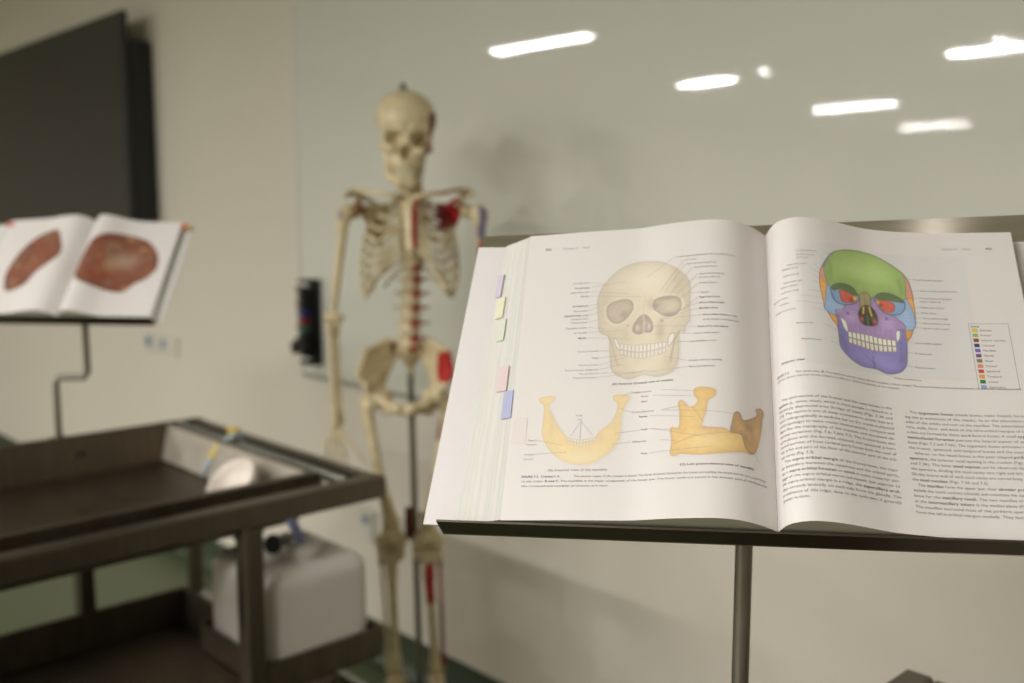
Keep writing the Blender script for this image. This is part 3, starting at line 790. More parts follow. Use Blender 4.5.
h0 = TW(.12, .94, .705); h3 = J0 + JT((NK[0], NK[1], hz + .03))
hz_ = thing('drain_hose', 'violet-blue rubber hose running from the table drain down into the white canister', 'hose', h0)
pts = [h0 + (0, 0, .03), h0 + (.02, -.002, .03), h3 + (-.035, 0, .045), h3 + (-.01, 0, .025), h3 + (0, 0, -.012)]
pts = [h3 + (-.035, .0, .085), h3 + (-.027, 0, .060), h3 + (-.016, 0, .036), h3 + (-.006, 0, .014), h3 + (0, 0, -.006)]
pts = [TW(.12, .94, .715), TW(.12, .94, .715) * .6 + pts[0] * .4 + (0, 0, .02), pts[0] + (-.015, 0, .012)] + pts
MB().tube([p - h0 for p in pts], .010, 12).build('hose_tube', M['hose'], hz_, True)

# things lying in the tray
def bowl(P, rx, ry, dep, tilt):
    t = thing('white_scoop', 'white plastic bowl leaning in the far end of the steel tray', 'bowl', P)
    V = []; F = []; n = 24; prof = [(0, -dep), (.5, -dep * .97), (.78, -dep * .75), (.93, -dep * .35), (1, 0), (1.03, 0), (.96, -dep * .4), (.8, -dep * .82), (.5, -dep * 1.05), (0, -dep * 1.08)]
    cy, sy = math.cos(tilt), math.sin(tilt)
    for r_, z in prof:
        for k in range(n):
            a = 2 * math.pi * k / n; x, y = rx * r_ * math.cos(a), ry * r_ * math.sin(a)
            V.append(JT((x, y * cy - z * sy, y * sy + z * cy)))
    for i in range(len(prof) - 1):
        for k in range(n): F.append((i * n + k, i * n + (k + 1) % n, (i + 1) * n + (k + 1) % n, (i + 1) * n + k))
    zmin = min(v[2] for v in V); V = [v - (0, 0, zmin) for v in V]
    mesh_obj('bowl_shell', V, F, M['cloth'], t, True)
P = at_z(250, 500, tz_(.8085)) - Q * .045; bowl(P, .066, .056, .036, R(42))
P = at_z(204, 478, tz_(.8085)); P2 = TW(-.06, .93, .92)
P2 = at_z(232, 436, tz_(.915))
t = thing('drain_tube', 'pale tube with a yellow sleeve hooked over the end of the steel tray', 'tube', P)
mid = (P + P2) / 2 + (0, 0, .012)
MB().tube([P2 - P + (.02, .01, -.03), P2 - P + (.012, .01, .006), P2 - P, mid - P + (0, 0, .01), (.004, 0, .02), (0, 0, .008)], .0075, 12).build('pale_tube', M['lightblue'], t, True)
MB().tube([(P2 - P) * .28 + (0, 0, .021), (P2 - P) * .62 + (0, 0, .017)], .0105, 12).build('yellow_sleeve', M['yellow'], t, 40)
P3 = at_z(234, 438, tz_(.906))
t = thing('yellow_clip', 'small yellow clip on the end bar of the steel table', 'clip', P3)
MB().box((-.012, -.010, .0), (.012, .010, .022), .004).build('clip_body', M['yellow'], t, 30)
MB().box((-.016, -.004, .018), (.016, .004, .026), .002).build('clip_lever', M['yellow'], t, 30)

# ------------------------------------------------------------------ book stands and books
def mk_basis(yaw_, tilt):
    r = np.array([math.cos(yaw_), math.sin(yaw_), 0]); h = np.array([-math.sin(yaw_), math.cos(yaw_), 0])
    u = h * math.sin(tilt) + UPZ * math.cos(tilt); return r, u, np.cross(r, u)
r1 = np.array([.9842, -.1762, .0191]); r1 /= np.linalg.norm(r1); u1_ = np.array([.0940, .6101, .7867]); u1_ -= r1 * (u1_ @ r1); u1_ /= np.linalg.norm(u1_)
BK1 = (r1, u1_, np.cross(r1, u1_), np.array([.2021, .7387, 1.2253]))
BK2 = (*mk_basis(R(-5.7), R(42.87)), np.array([-.978, 2.164, 1.241]))

def book_stand(BK, xa, xb, ht, px_pole, low_xy, jogz, label, holder_z):
    r, u, n, O = BK
    S0 = O.copy()
    t = thing('book_stand', label, 'stand', mtx=basis(r, u, n, O), group='steel book stands')
    b = MB(); b.add([(xa, -.0012, -.0022), (xb, -.0012, -.0022), (xb, ht[1], -.0022), (xa, ht[0], -.0022), (xa, -.0012, 0), (xb, -.0012, 0), (xb, ht[1], 0), (xa, ht[0], 0)], [(3, 2, 1, 0), (4, 5, 6, 7), (0, 1, 5, 4), (1, 2, 6, 5), (2, 3, 7, 6), (3, 0, 4, 7)])
    b.build('reading_plate', M['plate'], t)
    MB().box((xa, -.0012, .00005), (xb, .0006, .0262)).build('ledge', M['steel_dark'], t)
    wM = np.array([r, u, n])
    W2L = lambda p: wM @ (np.asarray(p, float) - O)
    # vertical pole behind the plate
    yc = .15; 
    Pp = O + u * yc - n * .020; Pp = np.array([px_pole[0], px_pole[1], Pp[2]])
    top = Pp + (0, 0, .0)
    loc = W2L(top); zc = loc[2]
    MB().box((loc[0] - .03, yc - .045, -.0022 - .004), (loc[0] + .03, yc + .045, -.0022), .001).build('mount_plate', M['steel_dark'], t, 30)
    yloc = loc[1]
    MB().box((loc[0] - .009, yloc - .02, min(zc, -.01) - .004), (loc[0] + .009, yloc + .02, -.005), .002).build('bracket', M['steel_dark'], t, 30)
    up = np.array([px_pole[0], px_pole[1], 0]); lo = np.array([low_xy[0], low_xy[1], 0])
    pts = [top + (0, 0, -.0), up + (0, 0, jogz + .012), up * .9 + lo * .1 + (0, 0, jogz + .001), up * .1 + lo * .9 + (0, 0, jogz - .001), lo + (0, 0, jogz - .012), lo + (0, 0, holder_z)]
    MB(W2L).tube(pts, .0078, 14).build('bent_pole', M['chrome'], t, 40)
    return t, W2L, lo
low2 = TW(-.491, 1.154, 0)[:2]
s2_, W2L2, lo = book_stand(BK2, -.30, .208, (.292, .292), at_y(86, 345, 2.30)[:2], low2, 1.10, 'steel book stand with a bent pole on the far rim of the left table', tz_(.86))
low1 = np.array([.2, .856]) - Q[:2] * .06
s1_, W2L1, lo1 = book_stand(BK1, -.262, .262, (.298, .3135), (.2055, .856), low1 , 1.02, 'large steel reading stand with a vertical pole holding the big open book', tz_(.86))
for st, W2L, lxy in ((s2_, W2L2, low2), (s1_, W2L1, low1)):
    c = np.array([lxy[0], lxy[1], tz_(.885)])
    MB(lambda p: W2L(c + D * p[0] - Q * p[1] + UPZ * p[2])).box((-.017, -.02, -.03), (.017, .02, .016), .003).tube([(-.01, 0, -.012), (-.05, 0, -.012)], .006, 8).build('rim_clamp', M['steel_dark'], st, 30)

PL = [(-211, 24), (-180, 27), (-150, 30), (-109, 33), (-82, 40), (-50, 45), (-38, 44.5), (-25, 41), (-12, 32), (-5, 25), (0, 19)]
PR = [(0, 19), (2, 26), (5, 34), (9, 40), (15, 44.5), (25, 46.5), (43, 43.5), (62, 35.5), (82, 27), (112, 21.5), (145, 19), (203, 19)]
def prof(side):
    P = np.array(PL[::-1] if side < 0 else PR, float) / 1000; a = np.abs(P[:, 0])
    xs = np.linspace(0, a[-1], 2001); z = np.interp(xs, a, P[:, 1])
    def sm(v, w_):
        for _ in range(3): v = np.convolve(np.pad(v, w_ // 2, mode='reflect', reflect_type='odd'), np.ones(w_) / w_, 'valid')
        return v
    w = np.clip((xs - .004) / .016, 0, 1); w = w * w * (3 - 2 * w); z = sm(z, 15) * (1 - w) + sm(z, 121) * w
    s = np.r_[0, np.cumsum(np.hypot(np.diff(xs), np.diff(z)))]
    return xs, z, s
PF = {-1: prof(-1), 1: prof(1)}
def surf(side, s_, y, off):           # s_, y in millimetres on the page -> book coordinates in metres
    xs, z, s = PF[side]; ss_ = np.abs(np.asarray(s_, float)) / 1000; x = np.interp(ss_, s, xs); zz = np.interp(ss_, s, z)
    g = np.gradient(z, xs); g[:3] = g[3]; sl = np.interp(ss_, s, g); nrm = np.sqrt(1 + sl * sl)
    return np.stack([side * (x - off * sl / nrm), np.asarray(y, float) / 1000 + 0 * x, zz + off / nrm], -1)
LENP = {-1: PF[-1][2][-1] * 1000, 1: PF[1][2][-1] * 1000}
PGB, PGT = 2.5, 279.0

def page_grid(name, side, s0, s1, y0, y1, off, step, m, parent, color=None, ys=2):
    n = max(2, int(abs(s1 - s0) / step) + 1); S = np.linspace(s0, s1, n); Y = np.linspace(y0, y1, ys)
    SS, YY = np.meshgrid(S, Y, indexing='ij'); V = surf(side, SS, YY, off).reshape(-1, 3)
    F = []
    for i in range(n - 1):
        for j in range(ys - 1):
            q = (i * ys + j, (i + 1) * ys + j, (i + 1) * ys + j + 1, i * ys + j + 1); F.append(q if (s1 > s0) else q[::-1])
    c = None if color is None else np.tile(lin(color), (len(V), 1))
    return mesh_obj(name, V, F, m, parent, True, c)

def open_book(BK, label, group=None, cr=.240):
    r, u, n, O = BK
    t = thing('open_book', label, 'book', mtx=basis(r, u, n, O), group=group)
    # cover boards and spine
    cw = MB()
    for s, xe, zl in ((-1, -.278, .0065), (1, cr, .004)):
        b = MB()
        x0 = s * .012; V = []
        for (x, z) in ((x0, .001), (xe, zl - .0025), (xe, zl), (x0, .0035)):
            for y in (.0035, .280): V.append((x + (.015 * y / .28 if x < -.1 else 0), y, z))
        F = [(0, 1, 3, 2), (2, 3, 5, 4), (4, 5, 7, 6), (6, 7, 1, 0), (0, 2, 4, 6), (1, 7, 5, 3)]
        if s > 0: F = [f[::-1] for f in F]
        b.add(V, F).build('cover_board', M['cover'], t)
    MB().box((-.0125, .0003, .0005), (.0125, .287, .0035), .0005).box((-.010, .003, .0035), (.010, .2785, .0175)).build('spine', M['spine'], t, 30)
    for side in (-1, 1):
        xs, z, s = PF[side]; k = np.unique(np.r_[np.arange(0, 400, 12), np.arange(400, 2001, 60), 2000])
        top = [(side * xs[i], z[i] - .0004) for i in k]
        xo = top[-1][0]; zo = top[-1][1]
        xb_, zb_ = (-.2520, .0092) if side < 0 else (.2175, .0046)
        fore = []; fc = []; N = 26 if side < 0 else 14; rng = np.random.default_rng(3 + side)
        pal = [(210, 206, 199), (208, 204, 197), (206, 203, 197), (209, 205, 195), (203, 202, 198), (206, 202, 195), (211, 207, 200)]
        prev = 0
        for i in range(N):
            a = (i + 1) / N; j = rng.uniform(-.0007, .0007) if i < N - 1 else 0
            e0 = (i + .05) / N
            fore.append((xo + (xb_ - xo) * e0 + j * side, zo + (zb_ - zo) * e0)); fore.append((xo + (xb_ - xo) * (a - .02) + j * side, zo + (zb_ - zo) * (a - .02)))
            c = lin(pal[rng.integers(len(pal))]); fc += [c, c]
        bottom = [(side * .012, .0038)]
        poly = top + fore + bottom; cols = [lin((200, 196, 182))] * len(top) + fc + [lin((200, 196, 182))]
        nt_ = len(top); skw = lambda i, y: side * -.0155 * (y / .28) * max(0, min(1, (i - nt_) / len(fore))) * (i < len(poly) - 1)
        V = [(x + skw(i, y), y, zz) for y in (.003, .2785) for i, (x, zz) in enumerate(poly)]; n_ = len(poly)
        F = [(i, (i + 1) % n_, n_ + (i + 1) % n_, n_ + i) for i in range(n_)]
        # ends of the block as strips from the profile down to the cover line
        V2 = list(V); C2 = cols + cols; base = {}
        for yi, y in enumerate((.003, .2785)):
            for i, (x, zz) in enumerate(poly[:-1]):
                base[(yi, i)] = len(V2)
                zbv = .0038 + (zb_ - .0038) * min(1, abs(x) / abs(xb_)); V2.append((x + skw(i, y), y, min(zbv, zz))); C2.append(lin((168, 164, 148)))
            for i in range(len(poly) - 2):
                f = (yi * n_ + i, yi * n_ + i + 1, base[(yi, i + 1)], base[(yi, i)]); F.append(f if yi else f[::-1])
        if side < 0: F = [f[::-1] for f in F]
        o = mesh_obj('page_block', V2, F, M['fore'], t, False, np.array(C2))
        page_grid('page', side, side * .3, side * LENP[side], PGB, PGT, .0001, 1.0, M['paper'], t)
    return t
bk1 = open_book(BK1, 'big open anatomy textbook with skull drawings on the front reading stand')
bk2 = open_book(BK2, 'open anatomy atlas with two reddish head pictures on the left stand', cr=.224)

# ---- printed pictures: small painted meshes lying on the page
def smooth_poly(P, n=5):
    P = np.array(P, float); m = len(P); out = []
    for i in range(m):
        p0, p1, p2, p3 = P[i - 1], P[i], P[(i + 1) % m], P[(i + 2) % m]
        for k in range(n):
            t = k / n; out.append(.5 * ((2 * p1) + (-p0 + p2) * t + (2 * p0 - 5 * p1 + 4 * p2 - p3) * t * t + (-p0 + 3 * p1 - 3 * p2 + p3) * t ** 3))
    return np.array(out)
class Paint:
    def __init__(s, x0, x1, y0, y1, step=.4, paper=(224, 218, 215)):
        s.x = np.arange(x0, x1 + step, step); s.y = np.arange(y0, y1 + step, step)
        s.X, s.Y = np.meshgrid(s.x, s.y, indexing='ij'); s.C = np.tile(lin(paper), s.X.shape + (1,)).astype(float); s.A = np.zeros(s.X.shape)
        rng = np.random.default_rng(5); s.N = s.noise(rng, 6) * .6 + s.noise(rng, 14) * .4
    def noise(s, rng, cell):
        n = int(max(s.X.shape) / cell) + 4; g = rng.random((n, n)); u = np.arange(s.X.shape[0]) / cell; v = np.arange(s.X.shape[1]) / cell
        i = u.astype(int); j = v.astype(int); fu = (u - i)[:, None]; fv = (v - j)[None]; fu = fu * fu * (3 - 2 * fu); fv = fv * fv * (3 - 2 * fv)
        a = g[i][:, j]; b = g[i + 1][:, j]; c = g[i][:, j + 1]; d = g[i + 1][:, j + 1]
        return a * (1 - fu) * (1 - fv) + b * fu * (1 - fv) + c * (1 - fu) * fv + d * fu * fv
    def sd(s, P, smooth=True):
        Q_ = smooth_poly(P) if smooth else np.array(P, float)
        d = np.full(s.X.shape, 1e9); ins = np.zeros(s.X.shape, bool)
        for a, b in zip(Q_, np.roll(Q_, -1, 0)):
            ex, ey = b - a; wx, wy = s.X - a[0], s.Y - a[1]; t = np.clip((wx * ex + wy * ey) / (ex * ex + ey * ey + 1e-9), 0, 1)
            d = np.minimum(d, (wx - t * ex) ** 2 + (wy - t * ey) ** 2)
            c = ((a[1] > s.Y) != (b[1] > s.Y)); xi = a[0] + (s.Y - a[1]) * ex / (ey if abs(ey) > 1e-12 else 1e-12); ins ^= c & (s.X < xi)
        d = np.sqrt(d); return np.where(ins, -d, d)
    def fill(s, P, col, edge=None, ew=.7, soft=.35, alpha=1.0, tone=0.0, tw=8.0, mottle=.0, cut=False, smooth=True):
        d = s.sd(P, smooth); w = np.clip(.5 - d / soft / 2, 0, 1) * alpha
        c = np.tile(lin(col), s.X.shape + (1,)).astype(float)
        if tone: c = c * (1 - tone * np.exp(np.minimum(d, 0) / tw))[..., None]       # drawn modelling towards an outline
        if mottle: c = c * (1 + mottle * (s.N - .5) * 2)[..., None]
        if edge is not None:
            e = np.exp(-(d / ew) ** 2)[..., None]; c = c * (1 - e) + lin(edge) * e; w = np.maximum(w, np.exp(-(d / ew) ** 2) * .8 * alpha)
        s.C = s.C * (1 - w[..., None]) + c * w[..., None]
        s.A = np.maximum(s.A, np.clip(.5 - (d - .6) / soft / 2, 0, 1)) if not cut else s.A
        return d
    def blob(s, x, y, rx, ry, col, alpha=.6, ang=0.0):
        ca, sa = math.cos(ang), math.sin(ang); dx, dy = s.X - x, s.Y - y
        q = ((dx * ca + dy * sa) / rx) ** 2 + ((-dx * sa + dy * ca) / ry) ** 2; w = (alpha * np.exp(-q))[..., None] * (s.A > 0)[..., None]
        s.C = s.C * (1 - w) + lin(col) * w
    def line(s, pts, col, w=.35, alpha=.8):
        for a, b in zip(pts[:-1], pts[1:]):
            a = np.array(a, float); b = np.array(b, float); ex, ey = b - a; wx, wy = s.X - a[0], s.Y - a[1]; t = np.clip((wx * ex + wy * ey) / (ex * ex + ey * ey + 1e-9), 0, 1)
            d = np.sqrt((wx - t * ex) ** 2 + (wy - t * ey) ** 2); k = (alpha * np.exp(-(d / w) ** 2))[..., None]; s.C = s.C * (1 - k) + lin(col) * k
    def build(s, name, side, parent, label=None, off=.00028, pale=.25):
        s.C = s.C * (1 - pale) + lin((224, 218, 215)) * pale
        keep = s.A > .02; cell = keep[:-1, :-1] | keep[1:, :-1] | keep[:-1, 1:] | keep[1:, 1:]
        used = np.zeros(s.X.shape, bool); used[:-1, :-1] |= cell; used[1:, :-1] |= cell; used[:-1, 1:] |= cell; used[1:, 1:] |= cell
        idx = -np.ones(s.X.shape, int); idx[used] = np.arange(used.sum())
        V = surf(side, s.X[used], s.Y[used], off); c = np.argwhere(cell); i, j = c[:, 0], c[:, 1]
        F = np.stack([idx[i, j], idx[i + 1, j], idx[i + 1, j + 1], idx[i, j + 1]], 1)
        o = mesh_obj(name, V, F, M['print'], parent, True, np.clip(s.C[used], 0, 1))
        if label: o['label'] = label
        return o

# A: ivory skull, left page
sA = [(-108.9, 240.7), (-120.0, 241.6), (-130.7, 238.4), (-139.5, 232.3), (-147.2, 223.0), (-152.2, 213.5), (-154.4, 203.0), (-153.8, 192.4), (-152.4, 182.0), (-152.0, 174.8), (-149.1, 169.5), (-142.9, 166.1), (-141.9, 155.1), (-140.6, 143.2), (-138.8, 133.3), (-131.8, 127.3), (-123.3, 125.1), (-112.5, 128.0), (-100.9, 124.9), (-90.8, 127.1), (-85.8, 132.4), (-83.4, 141.8), (-83.2, 153.4), (-82.8, 165.3), (-79.1, 164.9), (-77.8, 170.7), (-74.4, 176.4), (-74.8, 188.5), (-74.5, 200.8), (-74.9, 213.4), (-78.9, 221.3), (-85.1, 228.3), (-94.1, 235.5), (-101.5, 239.1)]
p = Paint(-157, -71, 122, 244)
p.fill(sA, (221, 206, 176), edge=(176, 158, 128), ew=.5, tone=.22, tw=7, mottle=.05)
p.blob(-115, 222, 26, 14, (232, 220, 196), .8); p.blob(-84, 214, 7, 22, (186, 168, 132), .55); p.blob(-147, 205, 5, 18, (196, 180, 146), .4)
for P_ in ([(-147.5, 193.2), (-144.6, 201.0), (-136.5, 205), (-128.4, 205.2), (-121.8, 201.4), (-121, 194.1), (-123.4, 187.6), (-128.6, 181.0), (-135.6, 177), (-142.9, 179.5), (-146.6, 185.8)], [(-108.5, 196.8), (-103.5, 203), (-93.6, 204.4), (-82.8, 201.5), (-79.4, 194.4), (-80, 186.3), (-85.4, 180.6), (-92.4, 178.8), (-101.5, 183.5), (-107, 189.4)]):
    p.fill(P_, (228, 218, 196), alpha=.75, soft=1.2)
for P_ in ([(-145.9, 194.2), (-143.5, 199.3), (-136.5, 202.5), (-129.4, 203.2), (-124.4, 200.4), (-123.3, 194.1), (-125.4, 189.0), (-129.6, 183.0), (-135.6, 179.5), (-140.9, 181.0), (-144.6, 185.8)],
           [(-106.0, 196.8), (-102.5, 200.8), (-93.6, 202.0), (-84.8, 199.5), (-81.9, 194.4), (-82.5, 187.3), (-86.4, 182.6), (-92.4, 181.2), (-99.5, 185.5), (-104.5, 190.4)]):
    p.fill(P_, (196, 178, 150), edge=(140, 122, 100), ew=.55, tone=.3, tw=3, mottle=.12)
p.blob(-131, 188, 3.5, 4, (146, 126, 110), .6); p.blob(-104, 194, 4, 4, (120, 100, 84), .7); p.blob(-92, 183.5, 5, 1.6, (120, 96, 84), .7); p.blob(-94, 200, 10, 1.8, (120, 104, 84), .55); p.blob(-89, 191, 5, 5, (214, 200, 170), .6)
p.fill([(-115.1, 186.0), (-119.1, 182.4), (-122.4, 175.4), (-122.2, 170.3), (-117.8, 167.6), (-112.8, 168.8), (-107.1, 168.4), (-105.8, 173.3), (-107.4, 179.6), (-111.1, 184.9)], (168, 146, 126), edge=(120, 102, 88), ew=.6, tone=.3, tw=2, mottle=.25)
p.line([(-114, 185), (-113.2, 178), (-113.4, 168)], (214, 200, 180), .6); p.blob(-119, 174, 1.6, 3.2, (226, 214, 196), .7); p.blob(-108.6, 174, 1.4, 3, (226, 214, 196), .6)
for P_ in ([(-138.8, 165.1), (-135.8, 162.8), (-132.0, 152.8), (-135.5, 154.9), (-137.9, 160.0)], [(-88.7, 165.3), (-86.9, 161.7), (-88.8, 155.9), (-92.0, 152.6), (-92.4, 160.2)]):
    p.fill(P_, (232, 228, 222), edge=(150, 132, 112), ew=.5)
p.blob(-99, 168, 4, 11, (166, 146, 112), .6); p.blob(-129, 166, 3, 8, (190, 172, 140), .4); p.blob(-98, 178, 1.2, 1.2, (110, 90, 76), .8); p.blob(-127, 177, 1, 1, (130, 110, 90), .6)
p.line([(-143, 166), (-139.5, 158), (-137, 146), (-134, 138)], (176, 156, 124), .7, .7); p.line([(-83, 166), (-87, 158), (-89, 146), (-90, 138)], (156, 134, 104), .8, .8)
def teeth_rows(p, pts, n, up, lo, cup, clo, gap, wjit=0.15):
    pts = np.array(pts, float); d = np.r_[0, np.cumsum(np.hypot(*np.diff(pts, axis=0).T))]
    def at(t): return np.array([np.interp(t * d[-1], d, pts[:, 0]), np.interp(t * d[-1], d, pts[:, 1])])
    for k in range(n):
        a, b_ = at((k + .04) / n), at((k + .96) / n); mid = 1 - .25 * abs((k + .5) / n - .5) * 2
        for h, c_, sg in ((up * mid, cup, 1), (lo * mid, clo, -1)):
            q = [a + (0, sg * .25), b_ + (0, sg * .25), b_ + (-.15, sg * h), (a + b_) / 2 + (0, sg * h * 1.08), a + (.15, sg * h)]
            p.fill(q, c_, edge=gap, ew=.28, soft=.3, smooth=False)
teeth_rows(p, [(-133, 153.6), (-124, 150.8), (-113.7, 149.6), (-103, 150.3), (-94, 151.8)], 12, 7.0, 6.2, (228, 220, 208), (222, 212, 198), (150, 134, 128))
p.blob(-112, 134, 10, 5, (228, 216, 188), .6); p.blob(-92, 136, 5, 8, (188, 170, 132), .5); p.line([(-122, 130), (-112.5, 131.5), (-103, 130)], (190, 172, 136), .8, .6)
p.line([(-113, 206), (-114, 196), (-114, 187)], (196, 178, 146), .8, .4); p.blob(-109, 198, 3, 5, (178, 158, 124), .5)
p.build('skull_illustration', -1, bk1, 'ivory front view of a skull', pale=.3)
# B, C: two yellow lower jaws, left page
jA = [(-197.7, 109.6), (-187.4, 110.8), (-186.2, 108.0), (-189.6, 103.7), (-188.4, 96.8), (-182.5, 85.5), (-176.8, 77.6), (-169.1, 69.7), (-161.1, 68.4), (-151.3, 70.4), (-145.9, 78.0), (-138.3, 84.5), (-133.7, 93.2), (-132.7, 102.0), (-136.3, 106.6), (-135.5, 110.4), (-124.5, 109.7), (-124.3, 105.1), (-127.1, 99.6), (-129.7, 90.9), (-129.7, 75.7), (-133.6, 65.0), (-141.0, 56.7), (-150.4, 50.8), (-160.0, 48.8), (-170.0, 50.6), (-180.3, 56.1), (-189.1, 66.0), (-193.6, 77.0), (-193.5, 88.0), (-193.9, 101.5), (-198.1, 106.2)]
p = Paint(-200, -121, 46, 114)
p.fill(jA, (242, 206, 104), edge=(212, 172, 84), ew=.4, tone=.14, tw=4, mottle=.06)
p.blob(-160, 56, 16, 6, (240, 224, 164), .7); p.blob(-147, 72, 6, 4, (226, 176, 130), .5); p.blob(-186, 84, 3, 12, (214, 180, 100), .5); p.blob(-134, 84, 3, 10, (214, 180, 100), .4)
teeth_rows(p, [(-172, 70.0), (-161, 67.2), (-149.5, 70.0)], 9, 3.0, 3.0, (230, 216, 190), (236, 214, 156), (190, 164, 130))
for k in range(9): p.line([(-168 + 2 * k, 64), (-167.5 + 1.9 * k, 57)], (214, 180, 110), .35, .5)
p.build('jaw_illustration', -1, bk1, 'yellow front view of a lower jaw', pale=.42)
jB = [(-69.7, 111.3), (-62.0, 111.9), (-54.4, 109.6), (-54.9, 104.2), (-60.2, 99.8), (-61.7, 90.1), (-64.4, 77.6), (-47.3, 76.1), (-43.2, 73.7), (-41.5, 82.8), (-39.4, 90.5), (-35.5, 91.1), (-32.5, 85.4), (-24.4, 88.8), (-19.4, 93.5), (-20.5, 97.5), (-16.6, 99.9), (-12.6, 98.1), (-14.5, 90), (-16.1, 80.9), (-20.5, 64.8), (-25.4, 58.2), (-34.3, 58.0), (-49.4, 55.3), (-66.0, 53.8), (-80.9, 55.1), (-84.6, 53.7), (-89.0, 54.9), (-88.2, 66.2), (-89.1, 77.3), (-82.6, 77.5), (-82.1, 91.4), (-83.2, 99.1), (-80.3, 101.0), (-75.4, 95.3), (-71.2, 95.4), (-67.8, 100.2), (-70.7, 105.9)]
p = Paint(-92, -10, 51, 115)
p.fill(jB, (238, 190, 82), edge=(186, 134, 50), ew=.45, tone=.2, tw=4, mottle=.1)
p.blob(-60, 66, 18, 8, (240, 216, 150), .6); p.blob(-70, 90, 8, 14, (228, 194, 110), .6)
p.fill([(-43.2, 73.7), (-41.5, 82.8), (-39.4, 90.5), (-35.5, 91.1), (-32.5, 85.4), (-24.4, 88.8), (-19.4, 93.5), (-20.5, 97.5), (-16.6, 99.9), (-12.6, 98.1), (-14.5, 90), (-16.1, 80.9), (-20.5, 64.8), (-25.4, 58.2), (-31, 62), (-34, 72), (-38, 73)], (196, 142, 50), edge=(132, 88, 26), ew=.5, tone=.35, tw=3, mottle=.25, alpha=.95)
p.blob(-28, 80, 4, 3.5, (120, 78, 26), .6); p.blob(-20, 76, 3, 8, (216, 164, 72), .7); p.blob(-60, 76.5, 10, 1.2, (200, 150, 110), .5); p.line([(-86, 64), (-70, 70), (-45, 73)], (190, 146, 70), .8, .5); p.line([(-72, 95), (-64, 82), (-62, 77)], (192, 150, 70), .6, .5)
for k in range(8): p.line([(-64 + 2.2 * k, 76.5), (-64 + 2.2 * k, 73)], (190, 150, 110), .3, .6)
p.build('jaw_illustration', -1, bk1, 'yellow-brown oblique view of a lower jaw')

# D: coloured skull, right page
p = Paint(51, 140, 132, 257)
out = [(71.8, 247.7), (81.3, 251.4), (92.8, 252.9), (104.7, 251.6), (115.4, 246.4), (125.8, 238.5), (132.3, 230.1), (134.7, 219.1), (135.0, 208.2), (134.9, 195.2), (134.8, 186.6), (133.4, 181.2), (130.4, 177.9), (129.5, 172.5), (126.5, 169.1), (125.1, 156.6), (123.5, 146.2), (119.4, 139.7), (113.8, 136.6), (106.8, 135.8), (98.0, 138.6), (86.5, 138.7), (78.1, 142.4), (71.0, 148.8), (68.1, 154.3), (67.6, 166.5), (66.2, 174.5), (63.5, 177.0), (60.2, 184.7), (57.2, 187.3), (57.1, 193.8), (55.4, 204.4), (54.8, 215.2), (56.4, 225.4), (60.8, 235.2), (66.4, 243.5)]
p.fill(out, (126, 116, 178), edge=(80, 72, 120), ew=.5, tone=.25, tw=4, mottle=.08)
p.blob(96, 148, 12, 6, (150, 140, 200), .6); p.blob(120, 150, 3, 8, (100, 92, 158), .6); p.blob(110, 143, 8, 3, (140, 130, 192), .6); p.blob(73, 156, 3, 8, (104, 98, 164), .5)
p.fill([(56.4, 226.5), (58.9, 228), (60.4, 220.4), (62.3, 214.1), (60.5, 207.5), (56.7, 214.6), (54.9, 219.7)], (206, 140, 124), edge=(150, 96, 84), ew=.35)
p.fill([(127.9, 236), (131.5, 231), (134.9, 219.1), (135.2, 207.2), (130.0, 206.9), (129.0, 221.1)], (214, 142, 124), edge=(150, 96, 84), ew=.35, tone=.2)
p.fill([(55.1, 216.8), (57.5, 215.5), (61.3, 208.4), (60.5, 200.7), (58.5, 193.9), (57.3, 186.5), (56.1, 196.9), (54.8, 207.6)], (222, 160, 62), edge=(160, 108, 40), ew=.35, mottle=.1)
p.fill([(59.1, 185), (66.2, 181.7), (67.5, 172.5), (63.5, 176.4)], (216, 152, 58), edge=(150, 100, 40), ew=.35)
p.fill([(130.4, 209), (135.1, 209), (135.3, 189.9), (131.9, 191), (130.6, 200.4)], (216, 156, 62), edge=(160, 108, 40), ew=.35, mottle=.1)
p.fill([(126.3, 181.2), (132.4, 180.6), (129.7, 172.3), (126.3, 168.9)], (206, 144, 60), edge=(140, 96, 40), ew=.4)
frontal = [(71.8, 247.7), (81.3, 251.4), (92.8, 252.9), (104.7, 251.6), (115.4, 246.4), (125.8, 238.5), (129.9, 233.3), (130.7, 223.3), (129.6, 212.1), (127.2, 205.5), (123.1, 210), (116.0, 212.9), (109.6, 212.9), (103.8, 209.3), (101.6, 206.7), (97.9, 208.5), (95.1, 211.4), (89.1, 205.9), (87.9, 208.6), (84.3, 213.6), (77.5, 215.5), (70.3, 213.3), (63.9, 207.3), (60.8, 214.1), (59.4, 220.4), (59.3, 227.0), (62.9, 236.8), (67.4, 243.7)]
p.fill(frontal, (150, 178, 96), edge=(98, 122, 56), ew=.45, tone=.22, tw=7, mottle=.06)
p.blob(95, 232, 22, 12, (176, 200, 124), .7); p.blob(126, 222, 3, 12, (128, 156, 76), .5); p.blob(63, 222, 3, 9, (124, 152, 76), .5); p.blob(84, 220, 9, 3, (140, 168, 86), .6); p.blob(112, 219, 10, 3, (140, 168, 86), .6)
